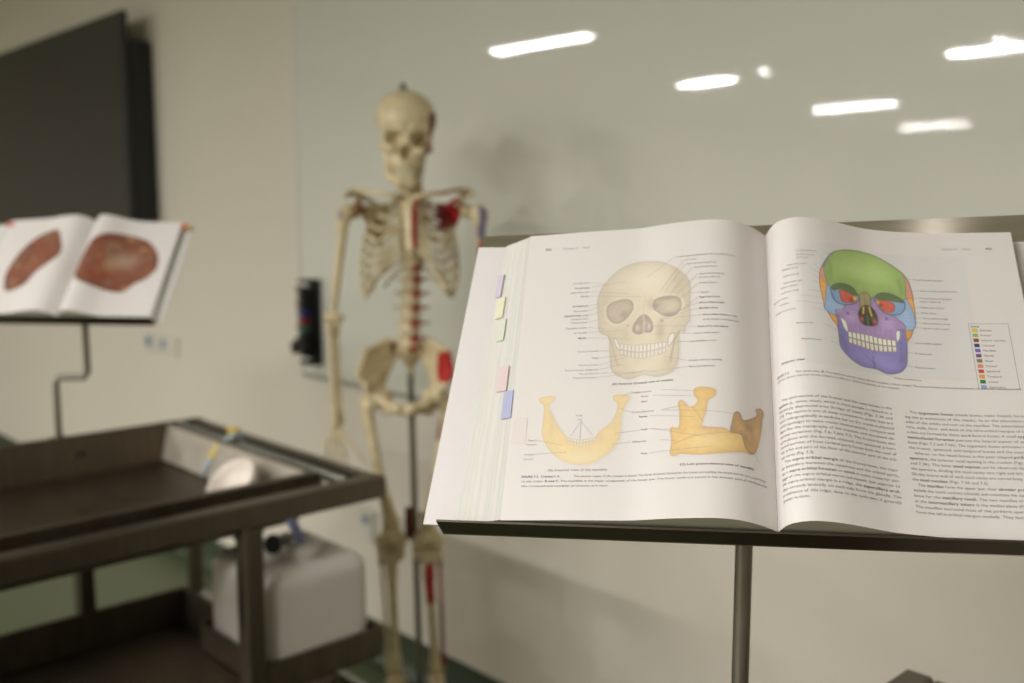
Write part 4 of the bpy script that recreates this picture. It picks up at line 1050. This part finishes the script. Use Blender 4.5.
for P_ in ([(60.4, 209.4), (64.2, 208.4), (64.6, 199.5), (68.4, 195.0), (76, 193.6), (76, 189.6), (70, 186.6), (66.8, 182.6), (62.8, 182.1), (59.2, 184.5), (57.0, 188.3), (58.5, 196.1)],
           [(127.8, 209.7), (131.5, 205.8), (134.4, 195.1), (134.9, 186.6), (132.7, 180.1), (126.0, 178.6), (122.5, 181.6), (116.0, 189.0), (120.2, 193.8), (126.0, 198.7)]):
    p.fill(P_, (148, 178, 214), edge=(92, 118, 160), ew=.4, tone=.18, tw=3, mottle=.08)
maxi = [(88.7, 203.5), (89.2, 196.0), (87.3, 187.1), (89.4, 180.5), (95.2, 178.5), (103.0, 180.6), (104.4, 186.5), (102.6, 193.8), (98.8, 199.1), (101.2, 207.3), (105.5, 199.6), (110.4, 194.0), (117.4, 191.8), (120.8, 188.5), (126.0, 183.7), (125.6, 179.1), (119.6, 177.7), (117.6, 167.5), (76.8, 167.5), (74.4, 176.1), (68.8, 181.6), (66.1, 187.1), (73.2, 189.9), (76.6, 195), (84.9, 198.5)]
p.fill(maxi, (164, 134, 184), edge=(108, 84, 136), ew=.4, tone=.2, tw=3, mottle=.1)
p.blob(80, 183, 6, 5, (186, 160, 204), .6); p.blob(112, 183, 6, 5, (186, 160, 204), .6); p.blob(77.5, 186.5, 1.3, 1.3, (70, 50, 96), .9); p.blob(111.5, 188, 1.4, 1.2, (70, 50, 96), .9)
for k in range(9): p.line([(79 + 4.4 * k, 178), (79.6 + 4.2 * k, 170)], (140, 108, 162), .6, .5)
for k, (P_, cx1) in enumerate((([(63.8, 208.2), (69.2, 213.6), (77.4, 215.6), (84.2, 213.4), (88.3, 206.8), (88.7, 202.5), (84.9, 197.9), (76.6, 194.5), (68.8, 194.7), (65.2, 199.8)], 76), ([(103.6, 208.1), (108.6, 213.0), (116.0, 213.5), (123.0, 210.8), (128.0, 206.5), (127.7, 200.0), (124.0, 194.2), (117.5, 192.3), (110.4, 193.7), (105.6, 199.6)], 116))):
    p.fill(P_, (122, 156, 196), edge=(60, 62, 60), ew=.5, tone=.2, tw=2)
    a = cx1
    if k == 0:
        p.fill([(72, 208), (80, 207.5), (86, 205), (86, 200), (78, 197), (73, 197.5), (72, 202)], (196, 84, 62), edge=(130, 46, 36), ew=.4, mottle=.2)
        p.fill([(64.5, 208.6), (69.2, 213.4), (77.4, 215.2), (84.2, 213), (88, 206.8), (84, 206), (78, 208.2), (72, 209), (67, 206.5)], (80, 104, 48), edge=(54, 74, 34), ew=.3)
        p.blob(85.5, 203, 1.6, 2, (224, 196, 60), .9); p.blob(82, 201, 1.5, 2.4, (84, 40, 30), .8)
    else:
        p.fill([(105.4, 206), (112, 206), (119, 203), (118, 196), (112, 194.5), (107, 199)], (196, 84, 62), edge=(130, 46, 36), ew=.4, mottle=.2)
        p.fill([(104, 208.3), (108.6, 212.6), (116.0, 213.1), (123.0, 210.4), (127.8, 205.8), (122, 205.5), (114, 206.2), (108, 206)], (80, 104, 48), edge=(54, 74, 34), ew=.3)
        p.blob(108, 201, 2, 2, (90, 42, 30), .8); p.blob(105.6, 203, 1.2, 2, (224, 196, 60), .6)
p.fill([(95.1, 211.9), (99.0, 208.3), (98.9, 199.1), (94, 197.7), (89.2, 196.0), (89.9, 204.0), (89.1, 206.9)], (162, 152, 106), edge=(104, 96, 62), ew=.4, tone=.2, tw=2)
p.line([(94, 210), (94.4, 198)], (120, 110, 74), .5, .7)
p.fill([(92.9, 197.9), (98.3, 198.6), (102.3, 193.8), (103.8, 186.5), (102.1, 181.0), (95.1, 178.6), (89.3, 180.2), (87.3, 187.1), (89.1, 192.9)], (30, 26, 24), edge=(60, 44, 30), ew=.4)
p.line([(92.6, 196), (91.6, 190)], (216, 190, 50), .9, .9); p.line([(97.6, 197), (99, 189)], (216, 190, 50), .9, .9); p.line([(95, 188), (95.4, 179.5)], (70, 124, 60), .8, .9)
p.blob(90, 184, 1.7, 2.6, (190, 96, 60), .85); p.blob(101, 184, 1.8, 2.8, (190, 96, 60), .85); p.line([(95, 197), (95, 189)], (60, 50, 40), .5, .8)
for P_ in ([(70.5, 181.2), (75.5, 177.5), (76.4, 168), (73.2, 170.7), (71.6, 175)], [(117.9, 175.7), (121.3, 177.4), (120.6, 170), (117.8, 166.6)]):
    p.fill(P_, (224, 220, 216), edge=(96, 84, 120), ew=.45)
teeth_rows(p, [(76, 163.4), (86, 163.0), (97, 162.3), (107, 161.8), (117, 162.2)], 11, 6.8, 6.4, (226, 220, 204), (214, 206, 188), (92, 84, 78))
_w = np.clip(-p.sd(out) / .8, 0, 1)[..., None]; p.C = p.C * (1 - _w) + np.clip(p.C * 1.25, 0, .9) * _w; 
for a_, b_ in (((66, 222), (64, 236)), ((127, 214), (125, 228)), ((90, 150), (98, 143)), ((70, 165), (74, 150)), ((121, 168), (121, 150))): p.line([a_, b_], (70, 76, 84), 1.3, .22)
p.line([(97, 139.5), (96.5, 150)], (84, 76, 126), .8, .5); p.blob(96, 198, 3, 8, (130, 110, 90), .3); p.blob(70, 190, 4, 3, (186, 206, 232), .5); p.blob(128, 192, 3, 5, (180, 202, 230), .5)
p.build('skull_illustration', 1, bk1, 'front view of a skull with bones in green, violet and blue', pale=.1)

# pictures of the small book
def head_pic(poly, seed, lab, bk, side, BKx):
    r, u, n, O = BKx; wM = np.array([r, u, n]); o_ = wM @ (CAM - O); pts = []
    for (x, y) in poly:
        d_ = wM @ ray(x / 3.104, 180 + y / 3.104); t_ = (.024 - o_[2]) / d_[2]; q = o_ + d_ * t_; pts.append((q[0] * 1000 * 1.03, q[1] * 1000))
    pts = np.array(pts); lim = LENP[side] - 4
    pts[:, 0] = np.clip(pts[:, 0], -lim if side < 0 else 6, -6 if side < 0 else lim); pts[:, 1] = np.clip(pts[:, 1], 8, 272)
    x0, y0 = pts.min(0) - 3; x1, y1 = pts.max(0) + 3
    p = Paint(x0, x1, y0, y1, 1.0); p.fill(pts, (136, 86, 66), edge=(120, 60, 46), ew=1, tone=.2, tw=8, mottle=.3, soft=1)
    rg = np.random.default_rng(seed)
    for k in range(46):
        bx, by = rg.uniform(x0, x1), rg.uniform(y0, y1)
        c = [(186, 122, 92), (140, 62, 48), (196, 160, 120), (120, 70, 60), (170, 80, 60), (150, 140, 110), (124, 118, 120)][rg.integers(7)]
        p.blob(bx, by, rg.uniform(3, 12), rg.uniform(2, 6), c, .6, rg.uniform(0, 3))
    return p, pts
p, q_ = head_pic([(255, 300), (265, 270), (290, 240), (320, 200), (370, 178), (430, 175), (480, 190), (505, 230), (500, 270), (470, 300), (430, 320), (400, 345), (350, 345), (290, 335), (262, 320)], 3, '', bk2, 1, BK2)
cx_, cy_ = q_.mean(0); p.blob(cx_ + 18, cy_ + 14, 34, 22, (186, 168, 150), .55); p.blob(cx_ - 8, cy_ - 2, 16, 18, (186, 152, 106), .5); p.blob(cx_ - 20, cy_ - 34, 26, 9, (150, 56, 42), .7); p.blob(cx_ - 30, cy_ + 10, 8, 24, (158, 72, 52), .6)
p.build('head_illustration', 1, bk2, pale=.0, label= 'reddish side view of a dissected head')
p, q_ = head_pic([(12, 345), (14, 300), (40, 255), (80, 210), (130, 178), (180, 170), (192, 200), (190, 245), (150, 275), (110, 300), (80, 330), (30, 350)], 8, '', bk2, -1, BK2)
p.build('head_illustration', -1, bk2, pale=.0, label= 'reddish-brown slanted head picture')
for (x, y, w_, c) in ((.212, .268, .010, 'orange'), (.222, .266, .006, 'yellow'), (-.206, .268, .014, 'orange')):
    MB().box((x - w_ / 2 - .003, y - .007, .016 if x > 0 else .0245), (x + w_ / 2, y + .004, .0215 if x > 0 else .026), .0005).build('corner_tab', M[c], bk2)
# coloured index marks on the fore-edge of the big book
for (y0, y1, c, a0, a1) in ((.220, .244, (198, 188, 202), .80, .98), (.196, .218, (220, 214, 188), .62, .86), (.171, .193, (206, 211, 194), .48, .68), (.119, .143, (212, 192, 192), .2, .47), (.092, .118, (170, 173, 202), .0, .24)):
    xo, zo, xb_, zb_ = -.2105, .0236, -.2520, .0092
    q = lambda a, y: (xo + (xb_ - xo) * a - .0012 + .0155 * a * y / .28, y, zo + (zb_ - zo) * a + .0012)
    V = [q(a0, y0), q(a1, y0), q(a1, y1), q(a0, y1)]; V += [(x + .0006, y, z - .0006) for x, y, z in V]
    mesh_obj('index_tab', V, [(0, 3, 2, 1), (4, 5, 6, 7), (0, 1, 5, 4), (1, 2, 6, 5), (2, 3, 7, 6), (3, 0, 4, 7)], M['print'], bk1, False, np.tile(lin(c), (8, 1)))
page_grid('printed_panel', -1, -207, -219, 68, 92, .0003, 1, M['print'], bk1, (223, 213, 210))
page_grid('printed_panel', 1, 40, 181, 134, 254, .00018, 1.5, M['print'], bk1, (219, 215, 214))

# ---- legend box
LG = [('Ethmoid', (222, 196, 60)), ('Frontal', (150, 184, 96)), ('Inferior conchae', (150, 84, 60)), ('Lacrimal', (72, 78, 120)), ('Mandible', (122, 108, 176)), ('Maxilla', (124, 84, 146)),
      ('Nasal', (146, 130, 86)), ('Parietal', (218, 138, 112)), ('Sphenoid', (200, 84, 74)), ('Temporal', (222, 162, 70)), ('Vomer', (64, 128, 72)), ('Zygomatic', (140, 168, 208))]
lx0, lx1, ly0, ly1 = 176.0, 206.4, 126.0, 187.0
for (a, b_, c, d_) in ((lx0, lx1, ly0, ly0 + .35), (lx0, lx1, ly1 - .35, ly1), (lx0, lx0 + .35, ly0, ly1), (lx1 - .35, lx1, ly0, ly1)):
    page_grid('legend_border', 1, a, b_, c, d_, .0003, 2, M['ink_soft'], bk1)
for i, (nm, c) in enumerate(LG):
    y = ly1 - 6.4 - i * 4.75
    page_grid('legend_swatch', 1, lx0 + 2.0, lx0 + 6.0, y - 1.6, y + 1.6, .00032, 1, M['print'], bk1, c)

# ---- text
def glyphs(chars):
    out = {}; objs = []
    for bold in (0, 1):
        for ch in chars:
            cu = bpy.data.curves.new('glyph', 'FONT'); cu.body = 'n' + ch + 'n' if ch == ' ' else ch; cu.size = 1; cu.resolution_u = 2; cu.fill_mode = 'FRONT'
            if bold: cu.offset = .022
            o = bpy.data.objects.new('glyph', cu); COL.objects.link(o); objs.append((bold, ch, o))
    bpy.context.view_layer.update(); dg = bpy.context.evaluated_depsgraph_get()
    for bold, ch, o in objs:
        me = bpy.data.meshes.new_from_object(o.evaluated_get(dg))
        n = len(me.vertices); co = np.zeros(n * 3); me.vertices.foreach_get('co', co); co = co.reshape(-1, 3)[:, :2]
        fs = [tuple(f.vertices) for f in me.polygons]
        if ch == ' ': out[(bold, ch)] = (np.zeros((0, 2)), [], .30)
        else:
            w = co[:, 0].max() if n else .3
            out[(bold, ch)] = (co, fs, w + .075)
        bpy.data.meshes.remove(me)
    for _, _, o in objs:
        cu = o.data; bpy.data.objects.remove(o); bpy.data.curves.remove(cu)
    return out
TXT = []       # (side, s, y, size, text, width or None, align, material key, slope)
def say(side, s, y, size, text, width=None, align='l', ink='ink', slope=0.0): TXT.append((side, s, y, size, text, width, align, ink, slope))
col2 = ["    The *zygomatic bones* (cheek bones, malar bones), form-", "ing the prominences of the cheeks, lie on the inferolateral", "sides of the orbits and rest on the maxillae. The anterolateral",
 "rims, walls, floor, and much of the infra-orbital margins of the", "orbits are formed by these quadrilateral bones. A small *zygo-*", "*maticofacial foramen* pierces the lateral aspect of each",
 "bone (Figs. 7.3 and 7.4A). The zygomatic bones articulate with", "the frontal, sphenoid, and temporal bones and the maxillae.", "    Inferior to the nasal bones is the pear-shaped *piriform*",
 "*aperture*, the anterior nasal opening in the cranium (Figs. 7.1A", "and 7.3A). The bony *nasal septum* can be observed through", "the aperture, dividing the nasal cavity into right and left parts.",
 "On the lateral wall of each nasal cavity are curved bony plates,", "the *nasal conchae* (Figs. 7.3A and 7.5).", "    The *maxillae* form the upper jaw; their *alveolar processes*", "include the tooth sockets (alveoli) and constitute the supporting",
 "bone for the *maxillary teeth*. The two maxillae are united", "at the *intermaxillary suture* in the median plane (Fig. 7.3A).", "The maxillae surround most of the piriform aperture and", "form the infra-orbital margins medially. They have a broad"]
for i, l in enumerate(col2):
    say(1, 117.2, 102.2 - i * 4.36, 3.25, l, None if l.startswith('the *nasal c') else 89.5)
col1 = ["    The intersection of the frontal and the nasal bones is the", "*nasion* (L. nasus, nose), which in most people is related to a", "distinctly depressed area (bridge of nose) (Figs. 7.1A and",
 "7.3). The nasion is one of many craniometric points that are", "used radiographically in medicine (or on dry crania in physical", "anthropology) to make cranial measurements, compare and", "describe the topography of the cranium, and document ab-",
 "normal variations (Fig. 7.6; Table 7.1). The frontal bone also", "articulates with the lacrimal, ethmoid, and sphenoid; a hori-", "zontal portion of bone (orbital part) forms both the roof of", "the orbit and part of the floor of the anterior part of the cra-", "nial cavity (Fig. 7.3).",
 "    The *supra-orbital margin* of the frontal bone, the angu-", "lar boundary between the squamous and the orbital parts,", "has a *supra-orbital foramen* or *notch* in some crania for pas-", "sage of the supra-orbital nerve and vessels. Just superior to",
 "the supra-orbital margin is a ridge, the *superciliary arch*,", "that extends laterally on each side from the glabella. The", "prominence of this ridge, deep to the eyebrows, is generally", "greater in males."]
for i, l in enumerate(col1):
    say(1, 13.0, 103.8 - i * 4.36, 3.25, l, None if l in ('nial cavity (Fig. 7.3).', 'greater in males.') else 94.5)
say(1, 11.8, 126.4, 2.6, '*FIGURE 7.3.*', None, 'l', 'ink_blue'); say(1, 31, 126.0, 2.6, 'The same view, *B*. The features and the bones of the cranium, colour coded. The paired bones, the unpaired bones of the face, and the cranial', 176, slope=-.028)
say(1, 11.8, 122.6, 2.6, 'vault are shown; the key to the colours is in the box. Note the sutures of the cranium.', 104)
say(1, 163.7, 260.8, 2.9, 'Chapter 7  ·  Head', None, 'l', 'ink_soft'); say(1, 199.5, 260.8, 3.1, '*823*')
say(1, 19, 136.6, 3.0, '*Anterior view*')
for s_, y, tx in ((37, 242.9, 'Frontal eminence'), (37, 238.8, 'Frontal squama'), (37, 235.6, 'of frontal'), (28.6, 229.3, 'Superciliary arch'), (24, 225.6, 'Glabella notch'), (25, 219, 'Supra-orbital'), (25, 212, 'Nasal bone, left'), (22, 208, 'Orbital surface'),
                  (21.5, 203.0, 'of greater wing'), (12, 197.4, 'Zygomatic bone'), (20, 192.0, 'Lacrimal'), (14.5, 185.3, 'Maxilla, frontal part'), (33.9, 171.0, 'Ramus of jaw'), (37, 155.6, 'Mental foramen')):
    say(1, s_, y, 2.25, tx)
for s_, y, tx in ((137.8, 228.4, 'Frontal (squamous) part'), (141.2, 217.5, 'Supra-orbital (notch) foramen'), (140.4, 210.0, 'Orbital surface of greater'), (140.4, 206.8, 'wing of sphenoid'), (140.1, 200.9, 'Middle nasal concha'), (140.6, 195.5, 'Nasal cavity'), (141.5, 190.4, 'Infra-orbital margin'),
                  (141.0, 185.4, 'Infra-orbital foramen'), (140.5, 180.6, 'Inferior nasal concha'), (132.4, 166.2, 'Intermaxillary suture'), (131.3, 156.2, 'Frontal teeth'), (129.9, 143.2, 'Mental foramen'), (112.3, 131.8, 'Mental protuberance')):
    say(1, s_, y, 2.25, tx)
say(1, lx0 + 1.6, ly1 - 3.6, 2.3, '*Bones*')
for i, (nm, c) in enumerate(LG): say(1, lx0 + 8.0, ly1 - 7.3 - i * 4.75, 2.5, nm)
# left page
say(-1, -205, 261, 3.1, '*822*'); say(-1, -188.5, 260.6, 2.9, 'Chapter 7  ·  Head', None, 'l', 'ink_soft')
for y, tx, b_ in ((222.0, 'Coronal suture', 0), (216.8, '*Frontal bone*', 1), (212.3, 'Superciliary arch', 0), (207.8, 'Glabella', 0), (197.9, '*Parietal bone*', 1), (192.8, 'Supra-orbital', 0), (188.2, '*Sphenoid bone*, wing', 0), (184.6, 'orbital surface', 0), (181.0, 'Temporal bone', 0), (175.6, 'Zygomatic process', 0), (170.6, '(of maxilla)', 0), (165.2, '*Maxilla*', 1)):
    say(-1, -162.0, y, 2.25, tx, None, 'r')
for y, tx in ((151.9, 'Ramus of mandible'), (145.2, '*Teeth*'), (138.6, 'Alveolar process'), (134.0, 'Mental foramen, oblique line'), (130.4, 'Mental tubercle'), (126.6, 'Mental protuberance')): say(-1, -150.5, y, 2.25, tx, None, 'r', 'ink_soft')
for s_, y, tx in ((-86.5, 241.0, 'Frontal squama, glabella and the superciliary arches'), (-78.8, 236.8, 'of frontal'), (-77.3, 232.5, 'Supra-orbital margin and'), (-71.3, 228.2, 'Supra-orbital notch'), (-66.8, 220.9, 'Supra-orbital (notch)'), (-66.8, 217.2, 'foramen, left side'), (-66.8, 211.4, 'Orbital surface'), (-65.4, 201.8, 'Nasion'), (-66.9, 197.2, '*Zygomatic bone*'),
                  (-66.9, 191.6, '*Infra-orbital margin*'), (-66.9, 186.1, '*Maxillary bone*'), (-64.0, 179.6, '*Infra-orbital foramen, seen*'), (-64.0, 174.9, 'of the maxilla, frontal process'), (-68.3, 168.3, '*Nasal cavity and septum*'), (-71.2, 162.0, 'Inferior nasal concha'), (-74.0, 154.6, 'Intermaxillary suture'), (-75.4, 136.5, 'Alveolar process, mandible'), (-75.4, 130.8, 'Mental protuberance')):
    say(-1, s_, y, 2.25, tx)
say(-1, -138.2, 119.8, 2.6, '*(A) Anterior (frontal) view of cranium*', 50.5)
for s_, y, tx in ((-122.9, 111.4, 'Condylar process'), (-114.0, 107.2, 'Notch'), (-113.8, 102.4, 'Head'), (-120.8, 93.4, 'Coronoid process'), (-114.9, 89.0, '*Ramus*'), (-113.1, 77.6, 'Angle'), (-119.9, 67.2, 'Oblique line'), (-112.5, 56.6, 'Body')): say(-1, s_, y, 2.25, tx)
for s_, y, tx in ((-205.0, 70.1, 'Mental'), (-206.0, 66.4, 'foramen'), (-207.0, 57.6, 'Alveolar'), (-207.0, 53.8, 'process'), (-167, 91.5, 'Teeth'), (-165.5, 88, 'row')): say(-1, s_, y, 2.2, tx, None, 'l', 'ink_soft')
say(-1, -186.4, 43.6, 2.5, '*(B) Anterior view of the mandible*', 48, ink='ink_soft'); say(-1, -81.7, 45.2, 2.5, '*(C) Left posterolateral view of mandible*', 58, slope=.0)
say(-1, -207.6, 38.2, 2.6, '*FIGURE 7.3.  Cranium I. A.*', None, 'l', 'ink_blue')
say(-1, -165, 38.2, 2.6, 'The anterior aspect of the cranium is shown. The facial skeleton, formed by the bones surrounding the mouth and the nose, contributes', 152)
say(-1, -207.2, 34.2, 2.6, 'to the orbits. *B and C.* The mandible is the major component of the lower jaw. The lower teeth are seated in the alveolar part of the bone and', 195)
say(-1, -207.0, 30.2, 2.6, 'the coronoid and condylar processes are seen.', 70)
chars = sorted(set(''.join(t[4] for t in TXT)) - {'*'})
GL = glyphs(chars)
acc = {}
for (side, s0, y0, size, text, width, align, ink, slope) in TXT:
    x = 0; bold = 0; items = []
    for ch in text:
        if ch == '*': bold = 1 - bold; continue
        co, fs, adv = GL[(bold, ch)]
        items.append((x, co, fs)); x += adv
    k = size * 1.0; kx = k if width is None else width / x
    start = s0 if align == 'l' else s0 - x * kx
    a = acc.setdefault((side, ink), [[], [], [], 0])
    for gx, co, fs in items:
        if not len(co): continue
        a[0].append(start + (gx + co[:, 0]) * kx); a[1].append(y0 + co[:, 1] * k + slope * 0 * gx); n0 = a[3]
        a[2] += [tuple(i + n0 for i in f) for f in fs]; a[3] += len(co)
for (side, ink), (sx, sy, F, _) in acc.items():
    V = surf(side, np.concatenate(sx), np.concatenate(sy), .00034)
    o = mesh_obj('printed_text', V, F, M[ink], bk1); o['kind'] = 'stuff'
# leader lines from the labels to the pictures
def leaders(side, L, ink='ink_soft'):
    V = []; F = []
    for (a, b_) in L:
        a = np.array(a, float); b_ = np.array(b_, float); n = max(3, int(np.hypot(*(b_ - a)) / 1.5)); d_ = (b_ - a) / np.hypot(*(b_ - a)); pr = np.array([-d_[1], d_[0]]) * .11
        st = len(V)
        for i in range(n + 1):
            p_ = a + (b_ - a) * i / n
            for q in (p_ - pr, p_ + pr): V.append(surf(side, q[0], q[1], .00042))
        for i in range(n): F.append((st + 2 * i, st + 2 * i + 2, st + 2 * i + 3, st + 2 * i + 1))
    o = mesh_obj('leader_lines', V, F, M[ink], bk1); o['kind'] = 'stuff'
LL = []
for y, x1, y1 in ((222.8, -146, 220), (217.6, -130, 222), (213, -128, 209), (208.6, -115, 205), (198.6, -153, 200), (193.6, -140, 203), (189, -148, 193), (181.8, -152, 184), (176.4, -146, 174), (171.4, -130, 172), (166, -122, 163)): LL.append(((-161, y), (x1, y1)))
for y, x1, y1 in ((152.8, -141, 152), (146, -128, 148), (139.4, -126, 146), (134.8, -130, 139), (131.2, -118, 131), (127.4, -114, 131)): LL.append(((-149.5, y), (x1, y1)))
for x0, y, x1, y1 in ((-87.5, 241.8, -112, 224), (-79.8, 237.6, -100, 208), (-78.3, 233.3, -96, 206), (-72.3, 229, -92, 203), (-67.8, 221.7, -86, 202), (-67.8, 212.2, -84, 196), (-66.4, 202.6, -76, 203), (-67.9, 198, -82, 186), (-67.9, 192.4, -88, 184), (-67.9, 186.9, -98, 180), (-65, 180.4, -96, 179), (-69.3, 169.1, -108, 174), (-72.2, 162.8, -108, 166), (-75, 155.4, -112, 157), (-76.4, 137.3, -96, 143), (-76.4, 131.6, -104, 130)): LL.append(((x0, y), (x1, y1)))
for x0, y, x1, y1 in ((-97, 112.2, -68, 109), (-104, 108, -68, 104), (-97, 94.2, -78, 97), (-106, 89.8, -70, 86), (-97, 93.8, -36, 89), (-106, 78.4, -88, 76), (-106, 78.4, -60, 68), (-97, 68, -84, 66), (-106, 57.4, -60, 60), (-124, 112, -130, 108), (-121, 94, -131, 98), (-114, 78, -134, 76), (-121, 68, -136, 66), (-199, 71, -176, 66), (-199, 58.4, -172, 60), (-162, 87, -170, 74), (-162, 87, -162, 70), (-162, 87, -152, 74), (-24, 60, -18, 52)): LL.append(((x0, y), (x1, y1)))
leaders(-1, LL)
LR = []
for x0, y, x1, y1 in ((61, 243.7, 84, 236), (56, 239.6, 72, 228), (51, 230, 68, 216), (47, 226.4, 70, 211), (49, 219.8, 66, 208), (49, 212.8, 76, 208), (45, 203.8, 68, 201), (38, 198.2, 62, 196), (34, 192.8, 62, 190), (48, 186, 70, 183), (55, 171.8, 70, 166), (60, 156.4, 78, 152)): LR.append(((x0, y), (x1, y1)))
for x0, y, x1, y1 in ((137, 229.2, 118, 232), (140, 218.3, 113, 214), (139.4, 210.8, 118, 207), (139.4, 201.7, 98, 190), (139.6, 196.3, 97, 186), (140.5, 191.2, 120, 190), (140, 186.2, 112, 188), (139.5, 181.4, 101, 184), (131.4, 167, 99, 172), (130.3, 157, 112, 158), (128.9, 144, 114, 146), (111.3, 132.6, 100, 138)): LR.append(((x0, y), (x1, y1)))
leaders(1, LR)
